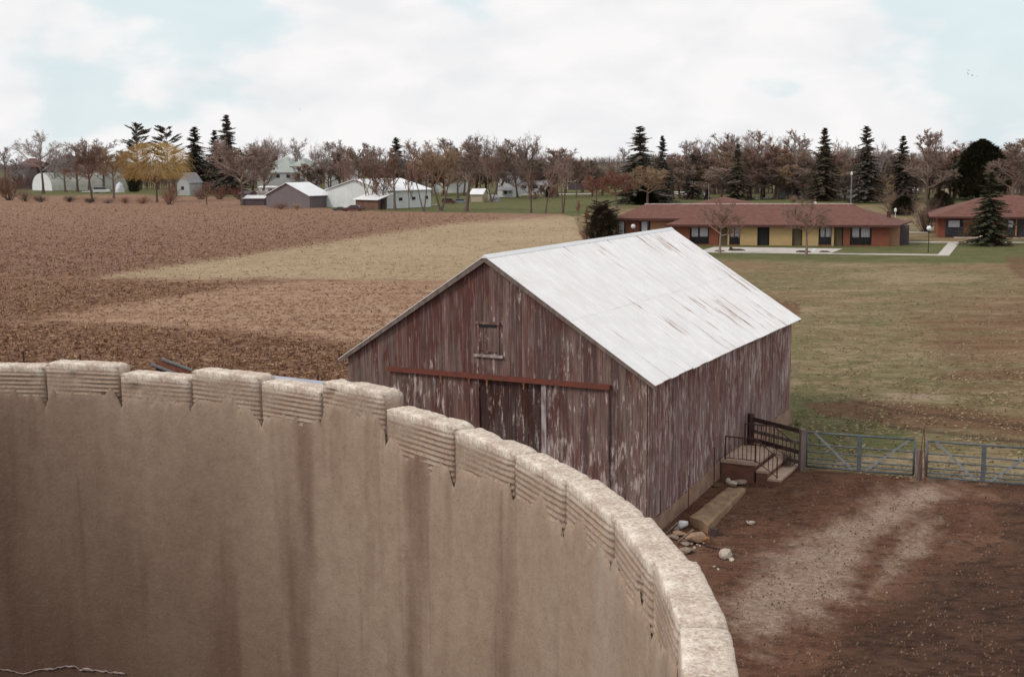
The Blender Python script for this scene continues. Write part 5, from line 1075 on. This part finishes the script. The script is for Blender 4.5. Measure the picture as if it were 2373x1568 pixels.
tree('oval', 32, 948, 372, 485, 10, 'brown', 'very thin sapling before the machine shed side wall')
tree('oval+', 33, 1060, 328, 460, 30, 'mauve', 'dense brown bare tree behind the leaning tree'); tree('vase', 34, 1115, 298, 462, 40, 'mauve', 'tall bare tree above the small tan shed'); tree('oval+', 35, 1150, 335, 460, 32, 'mauve', 'brown bare tree left of the white farmhouse gable'); tree('vase', 36, 1228, 298, 462, 46, 'mauve', 'tall wide vase shaped bare tree right of the white farmhouse'); tree('fork', 37, 1140, 345, 468, 28, 'brown', 'dark forked trunk before the white farmhouse')
tree('oval+', 38, 1200, 345, 458, 30, 'mauve', 'lower brown bare tree under the vase shaped tree'); tree('oval+', 39, 1292, 340, 456, 34, 'mauve', 'brown bare tree above the low white building'); tree('round+', 40, 1336, 352, 458, 32, 'brown', 'bare tree left of the gap in the skyline'); tree('oval+', 41, 1372, 368, 456, 24, 'mauve', 'low bare tree at the left side of the skyline gap')
tree('slim', 42, 1231, 395, 493, 18, 'brown', 'thin leaning bare tree, left one on the green lawn', lean=-.08, rz=0.0); tree('oval', 43, 1264, 378, 493, 24, 'brown', 'thin bare tree, middle one on the green lawn', lean=.12, rz=0.0); tree('double', 44, 1304, 346, 494, 34, 'mauve', 'double trunked bare tree, right one on the green lawn')
tree('bush', 16, 1240, 438, 462, 14, 'brown', 'small round bush behind the thin leaning lawn tree'); tree('cedar', 9, 1275, 430, 458, 14, 'cedar', 'small dark evergreen right of the long low white building')
tree('round+', 45, 1382, 404, 478, 26, 'red', 'reddish bushy tree, left of the pair above the small pine'); tree('round+', 46, 1430, 394, 482, 34, 'red', 'reddish bushy tree, right of the pair above the small pine')
tree('spruce', 47, 1482, 292, 472, 46, 'spruce', 'tall dark spruce rising at the centre right above the brown round tree'); tree('spruce', 48, 1534, 314, 470, 24, 'spruce', 'slimmer spruce just right of the tall centre one'); tree('cedar', 9, 1494, 438, 474, 34, 'cedar', 'dark low evergreen beneath the tall centre spruce'); tree('round+', 49, 1500, 382, 480, 44, 'tan', 'brown round bare tree in front of the tall centre spruce')
tree('spruce', 48, 1603, 356, 462, 22, 'spruce', 'dark conifer in the woods above the left ridge of the apartments'); tree('spruce', 47, 1708, 334, 464, 24, 'olive', 'olive conifer in the middle of the brown woods')
tree('spruce', 12, 1907, 296, 466, 32, 'olive', 'greyish spruce, left of the three above the white ranch house'); tree('spruce', 10, 2004, 291, 470, 36, 'spruce', 'darkest spruce standing right behind the lamp post'); tree('spruce', 11, 2088, 314, 468, 30, 'spruce', 'dark spruce, right of the three on the right skyline')
tree('cedar', 50, 2271, 320, 464, 64, 'cedar', 'huge dark broad evergreen on the right'); tree('spruce', 24, 2291, 398, 568, 42, 'cedar', 'dark evergreen with bare trunk foot on the lawn at the right', trunk='dark')
tree('bush', 16, 2072, 416, 497, 40, 'brown', 'brown round bush behind the right end of the apartment roof'); tree('cedar', 9, 2094, 452, 499, 26, 'cedar', 'dark green shrub between the two brown bushes'); tree('bush', 17, 2146, 424, 538, 46, 'brown', 'large brown bush left of the second apartment building'); tree('cedar', 9, 2180, 440, 512, 30, 'cedar', 'dark green shrub against the second apartment roof')
tree('round', 52, 1668, 452, 587, 52, 'brown', 'young bare tree on the patio, left one before the yellow wall', trunk='pale'); tree('round', 53, 1868, 452, 592, 54, 'brown', 'young bare tree on the patio, right one before the yellow wall', trunk='pale')
tree('pine', 54, 1394, 462, 566, 42, 'olive', 'small bushy pine just beyond the barn roof ridge'); tree('cedar', 50, 1396, 474, 566, 36, 'olive', 'dense low evergreen skirt around the small bushy pine')
tree('slim', 55, 1340, 462, 512, 8, 'red', 'reddish sapling on the field edge left of the small pine'); tree('bush', 16, 1358, 500, 556, 26, 'red', 'reddish scrub at the foot of the small pine'); tree('slim', 28, 1362, 478, 540, 10, 'red', 'thin reddish sapling touching the small pine')
tree('bush', 17, 1840, 446, 468, 18, 'olive' if 0 else 'brown', 'low bush left of the white ranch house windows'); tree('oval', 3, 2040, 396, 470, 26, 'tan', 'small bushy tan tree right of the white ranch house'); tree('cedar', 9, 1918, 449, 462, 14, 'olive', 'rounded low shrub before the white ranch house')
for x, lb in ((1640, 'left'), (1700, 'middle')): pass
tree('oval+', 56, 2145, 296, 470, 46, 'mauve', 'tall rounded bare tree between the right spruces and the broad evergreen'); tree('oval+', 57, 2346, 318, 474, 42, 'mauve', 'dense bare tree behind the cream gabled house'); tree('vase', 58, 2036, 318, 464, 26, 'grey', 'slender pale bare tree between two dark spruces')
# ---- rows of look-alike trees further back
LM = [(65, 'dark red roof'), (141, 'dark brown roof'), (214, 'stout bare tree'), (262, 'yellowish tree'), (322, 'left pine'), (390, 'right pine'), (456, 'lone dark spruce'), (531, 'tallest spruce'), (562, 'broad brown tree'), (610, 'red chimney'), (652, 'green roof peak'), (690, 'right wing of the green roof'), (776, 'grey hip roof'), (828, 'dense dark crown'), (870, 'machine shed gable peak'), (921, 'ragged dark conifer'), (960, 'blue grey gabled house'), (982, 'double trunked tree'), (1022, 'widely spreading tree'), (1060, 'long white house end'), (1080, 'leaning tree'), (1105, 'small tan shed'), (1140, 'dark forked trunk'), (1175, 'farmhouse gable'), (1228, 'wide vase shaped tree'),
      (1264, 'middle thin lawn tree'), (1304, 'double trunked lawn tree'), (1345, 'dark walled low building'), (1382, 'left reddish tree'), (1430, 'right reddish tree'), (1482, 'tall centre spruce'), (1534, 'slim centre spruce'), (1570, 'left end of the white rail fence'), (1603, 'dark conifer in the woods'), (1642, 'thin pale pole'), (1671, 'peak of the rear hip roof'), (1708, 'olive conifer'), (1755, 'white car before the woods'), (1800, 'left end of the white ranch house'), (1868, 'right patio tree'), (1907, 'greyish spruce'), (1971, 'tall lamp post'), (2004, 'darkest spruce'), (2040, 'small bushy tan tree'), (2088, 'right dark spruce'), (2145, 'tall rounded bare tree'), (2191, 'cream garage'), (2271, 'huge broad evergreen'), (2320, 'near dark evergreen'), (2364, 'cream gabled house')]
USED = set()
def row(desc, group, items, kinds, tws, yb):
    rs = random.Random(len(desc)+int(items[0][0]))
    for i, (x, yt, hw) in enumerate(items):
        for lx, nm in sorted(LM, key=lambda q: abs(q[0]-x)):
            rel = 'rising behind' if abs(lx-x) < 8 else ('just left of' if x < lx else 'just right of'); lab = f'{desc}, {rel} the {nm}'
            if lab not in USED: break
        USED.add(lab)
        tree(kinds[i % len(kinds)][0], kinds[i % len(kinds)][1], x, yt-3+rs.uniform(-7, 9), yb+rs.uniform(-3, 3), hw*1.35, tws[i % len(tws)], lab, group)
K1 = [('oval', 2), ('vase', 18), ('oval', 21), ('vase', 34), ('oval', 3)]; K2 = [('oval+', 33), ('round+', 22), ('oval+', 38), ('oval+', 41), ('round+', 40), ('oval+', 39)]
row('hazy grey skyline tree', 'hazy trees behind the left houses', [(40, 360, 18), (60, 352, 18), (180, 330, 24), (205, 322, 24), (240, 326, 26), (285, 340, 22), (125, 350, 20)], K1, ['grey'], 442)
row('hazy bare skyline tree', 'hazy trees left of the green roof', [(585, 330, 26), (606, 322, 24), (625, 318, 20)], K1, ['grey', 'mauve'], 444)
row('hazy bare skyline tree', 'hazy trees behind the machine shed', [(790, 332, 24), (855, 334, 24), (880, 338, 24), (900, 345, 20), (945, 350, 20), (962, 330, 24), (1000, 330, 26), (1035, 322, 26)], K1, ['grey', 'mauve'], 446)
row('low brown bare tree', 'low brown trees behind the machine shed', [(715, 372, 24), (765, 366, 26), (870, 376, 26), (905, 384, 26), (950, 380, 28), (990, 368, 30), (1030, 366, 32), (1075, 350, 30), (1100, 362, 30)], K2, ['brown', 'mauve', 'red'], 451)
row('hazy mauve skyline tree', 'hazy trees around the white farmhouse', [(1085, 318, 24), (1150, 308, 26), (1185, 322, 26), (1262, 330, 26), (1310, 345, 24)], K1, ['mauve', 'grey'], 447)
row('low brown bare tree', 'low brown trees behind the farmhouse', [(1125, 358, 30), (1170, 362, 28), (1215, 364, 30), (1255, 372, 30), (1300, 366, 30), (1350, 374, 28), (1395, 384, 24), (1425, 372, 20), (1450, 376, 22)], K2, ['mauve', 'brown'], 450)
row('hazy tall bare tree', 'hazy tall trees behind the right woods', [(1445, 345, 20), (1560, 340, 24), (1590, 322, 26), (1622, 306, 30), (1655, 300, 30), (1690, 302, 30), (1722, 306, 30), (1755, 304, 30), (1790, 300, 30), (1825, 306, 28), (1855, 318, 26), (1940, 320, 24), (1965, 330, 24), (2180, 322, 28), (2215, 322, 28), (2250, 330, 24), (2320, 330, 26), (2372, 322, 30)], K1, ['grey', 'mauve'], 449)
row('dense brown bare tree', 'dense brown trees of the right woods', [(1545, 362, 26), (1575, 350, 28), (1612, 342, 30), (1640, 352, 30), (1672, 338, 32), (1700, 332, 32), (1738, 340, 32), (1765, 350, 30), (1795, 340, 32), (1830, 345, 32), (1862, 338, 32), (1890, 346, 30), (1930, 344, 30), (1960, 348, 30), (2045, 350, 28), (2065, 346, 28), (2120, 340, 32), (2175, 345, 34), (2210, 352, 34), (2240, 356, 30), (2330, 350, 34), (2365, 345, 34)], K2, ['mauve', 'brown', 'mauve', 'brown', 'tan'], 459)
row('short bushy brown tree', 'low front trees of the right woods', [(1560, 392, 30), (1595, 386, 32), (1635, 384, 32), (1668, 380, 34), (1700, 388, 32), (1735, 384, 34), (1770, 390, 32), (1800, 382, 32), (1840, 386, 30), (1875, 384, 30), (1930, 386, 30), (1960, 392, 30), (2110, 385, 32), (2150, 388, 32), (2200, 385, 32)], [('round+', 45), ('round+', 46), ('round+', 49), ('oval+', 38)], ['brown', 'mauve', 'tan', 'mauve'], 461)

def wood_mass(name, label, segs, mt, hmin, hmax, seed, lean=.25, r=.05, den=1.0, thick=60):
    """an uncountable far wood: one object of thousands of upright forked stems and twigs"""
    rs = random.Random(seed); tb = TB()
    for (xa, xb, yb) in segs:
        A = G(xa, yb); B_ = G(xb, yb); d = B_-A; Lg = math.hypot(d[0], d[1]); out = np.array([A[0]+B_[0], A[1]+B_[1]])/2; out = out/np.hypot(*out)
        n = int(Lg*den)
        for i in range(n):
            t = rs.random(); q = A+d*t; k = rs.random()*thick; px_, py_ = q[0]+out[0]*k, q[1]+out[1]*k
            hh = hmin+(hmax-hmin)*(.5+.5*mnoise.noise(Vector((px_*.035, seed, 0)))*1.6)*rs.uniform(.75, 1.1); hh = max(hh, hmin*.6); p = Vector((px_, py_, 0)); dd = Vector((rs.gauss(0, .12), rs.gauss(0, .12), 1)).normalized()
            tb.seg(p, p+dd*hh*.6, r*2.2, r, 3)
            for j in range(13):
                f = rs.uniform(.12, .62); a = p+dd*hh*f; u_ = Vector((rs.gauss(0, lean*1.5), rs.gauss(0, lean*1.5), 1)).normalized(); ln = (hh-a.z)*rs.uniform(.35, .9); tb.seg(a, a+u_*ln, r*.9, r*.3, 3)
                for m_ in range(3):
                    g = rs.uniform(.25, .9); b_ = a+u_*ln*g; w_ = (u_+Vector((rs.gauss(0, .5), rs.gauss(0, .5), .1))).normalized(); tb.seg(b_, b_+w_*ln*.4, r*.55, r*.2, 3)
    o = link(name, tb.mesh(name, mt)); return tag(o, label, 'woods', kind='stuff')
wood_mass('distant_woods', 'distant grey woods closing the skyline behind everything', [(-700, 3100, 399)], bark('far_hazed_twigs', (.27, .225, .22), (.21, .17, .17), .02), 13, 19, 5, r=.13, den=.75, thick=160)  # distance haze put into the pale grey twig colour
wood_mass('undergrowth', 'brown undergrowth and scrub beneath the right hand woods', [(1535, 1790, 452), (2000, 2700, 453)], bark('scrub_twigs', (.17, .105, .088), (.12, .075, .065), .1), 4, 8, 9, r=.05, den=7.0, thick=35)
wood_mass('undergrowth', 'brown scrub between the far houses at the left', [(-60, 420, 440), (440, 760, 436), (930, 1420, 436)], bpy.data.materials['scrub_twigs'], 5, 9, 12, r=.07, den=1.8, thick=40)

tree('bush', 17, 1826, 1012, 1088, 24, 'dark', 'dark tangled weeds between the steps and the thick gate post'); tree('bush', 16, 1846, 972, 985, 10, 'dark', 'small weed clump at the far corner of the barn')
for x, y, hw, h_, lb in ((1548, 1212, 10, 14, 'dry weed tuft by the dark corner post'), (1662, 1128, 9, 13, 'dry weed tuft against the foundation before the steps'), (1700, 1200, 8, 9, 'dry weed tuft on the yard side of the tan ledge'), (1868, 1096, 12, 12, 'dry weed tuft under the left end of the nearer gate'), (2118, 1118, 12, 14, 'dry weed tuft at the short post between the gates'), (2280, 1126, 14, 10, 'dry weed tuft under the right hand gate')):
    tree('bush', 16, x, y-h_, y, hw, 'tan', lb, 'dry weed tufts around the yard', name='weed_tuft', cat='weeds')

# ================================================================== LOOSE COVER ON THE GROUND
def scatter(name, label, regions, n, cols, size, seed, flat=.3, clump=.9, wid=.35, thr=-.1):
    """uncountable blades, flakes and clods lying over a piece of ground, one object"""
    rs = random.Random(seed); v = []; f = []; a = []; xs = [p[0] for r in regions for p in r]; ys = [p[1] for r in regions for p in r]
    N_ = n*3; px = np.array([rs.uniform(min(xs), max(xs)) for _ in range(N_)]); py = np.array([rs.uniform(min(ys), max(ys)) for _ in range(N_)])
    jx = np.array([rs.gauss(0, 1) for _ in range(N_)]); jy = np.array([rs.gauss(0, 1) for _ in range(N_)])
    ok = np.zeros(N_, bool)
    for r in regions: ok |= seg_sd(px+jx*25, py+jy*6, r) > 0
    cnt = 0
    for x, y in zip(px[ok], py[ok]):
        if cnt >= n: break
        p = G(x, y); q = (p[:2]-BO); l, s = q@BA, q@BB
        if -.3 < l < BL+.3 and -BW-.3 < s < .2: continue
        c = mnoise.noise(Vector((p[0]*clump, p[1]*clump, seed)))+.6*mnoise.noise(Vector((p[0]*clump*3, p[1]*clump*3, seed+5)))
        if c < thr and rs.random() < .75: continue
        cnt += 1; d = dist(p); sz = size*rs.uniform(.5, 1.5)*(1+d/260); az = rs.uniform(0, 6.28); up = rs.random() > flat; o = len(v)
        w = sz*wid*rs.uniform(.6, 1.4); dx, dy = math.cos(az), math.sin(az)
        if up:
            lx, ly = rs.gauss(0, .35)*sz, rs.gauss(0, .35)*sz
            v += [(p[0]-dx*w, p[1]-dy*w, p[2]-.01), (p[0]+dx*w, p[1]+dy*w, p[2]-.01), (p[0]+lx, p[1]+ly, p[2]+sz)]; f.append((o, o+1, o+2))
        else:
            z = p[2]+.02+rs.random()*.04; L2 = sz*1.3; v += [(p[0]-dx*L2, p[1]-dy*L2, z), (p[0]-dy*w, p[1]+dx*w, z+rs.uniform(0, .08)), (p[0]+dx*L2, p[1]+dy*L2, z+rs.uniform(-.01, .05)), (p[0]+dy*w, p[1]-dx*w, z)]; f.append((o, o+1, o+2, o+3))
        a.append(min(.999, max(0, rs.random()*.75+.25*(.5+c))))
    me = bpy.data.meshes.new(name); me.from_pydata(v, [], f); at = me.attributes.new('rnd', 'FLOAT', 'FACE'); at.data.foreach_set('value', a)
    mt, bs = mat_base(name+'_cover', .95, .05); rp = N('ShaderNodeValToRGB'); L(N('ShaderNodeAttribute', attribute_name='rnd').outputs['Fac'], rp.inputs[0]); rp.color_ramp.interpolation = 'CONSTANT'
    for i, (pos, c) in enumerate(cols):
        e = rp.color_ramp.elements[i] if i < 2 else rp.color_ramp.elements.new(pos)
        e.position = pos; e.color = (*c, 1)
    L(rp.outputs[0], bs.inputs['Base Color']); me.materials.append(mt); o = link(name, me); return tag(o, label, 'ground cover', kind='stuff')
STR, BRN, DRK = (.42, .29, .18), (.20, .105, .065), (.085, .042, .028)
scatter('corn_stubble', 'broken corn stubble and clods on the near rough field', [[(-150, 745), (400, 762), (850, 800), (850, 905), (-150, 905)], [(-150, 640), (230, 648), (420, 652), (620, 650), (430, 682), (250, 710), (90, 735), (-150, 740)]], 24000, [(0, (.13, .068, .042)), (.30, (.20, .11, .07)), (.64, (.32, .205, .125)), (.93, (.46, .33, .21))], .095, 1, wid=.4)
scatter('field_clods', 'clods and straw over the wide ploughed field', [[(-150, 470), (560, 480), (900, 493), (1180, 500), (1060, 515), (800, 553), (480, 600), (225, 640), (-150, 640)]], 26000, [(0, (.15, .08, .056)), (.42, (.25, .145, .105)), (.74, (.35, .23, .17))], .075, 2, clump=.35, wid=.7)
scatter('mown_stubble', 'pale mown stubble in the striped wedge of field', [[(90, 737), (250, 712), (430, 684), (640, 655), (1000, 652), (1000, 800), (850, 790), (560, 765)]], 8000, [(0, (.21, .12, .08)), (.34, (.31, .19, .13)), (.6, (.43, .29, .20))], .08, 3, flat=.7)
scatter('dry_grass', 'dry pale grass in the broad waterway strip', [[(225, 641), (480, 604), (800, 556), (1060, 517), (1330, 499), (1500, 512), (1500, 700), (1010, 652), (620, 645)]], 9000, [(0, (.24, .19, .105)), (.32, (.34, .255, .155)), (.66, (.44, .335, .225))], .075, 4, clump=.5, flat=.5)
scatter('pasture_grass', 'rough winter grass over the pasture right of the barn', [[(1640, 612), (2450, 612), (2450, 1120), (2140, 1106), (1865, 1084), (1820, 760)]], 11000, [(0, (.18, .15, .08)), (.30, (.23, .185, .105)), (.62, (.32, .25, .16)), (.90, (.40, .32, .22))], .045, 5, flat=.8, clump=.45, thr=.05)
scatter('yard_litter', 'chaff, clods and stones over the brown farm yard', [[(1640, 1180), (1860, 1092), (2450, 1128), (2450, 1600), (1740, 1600), (1640, 1330)]], 4000, [(0, (.13, .072, .048)), (.35, (.18, .11, .078)), (.68, (.24, .16, .118)), (.95, (.36, .28, .22))], .020, 6, flat=.95, clump=1.4, thr=.0)
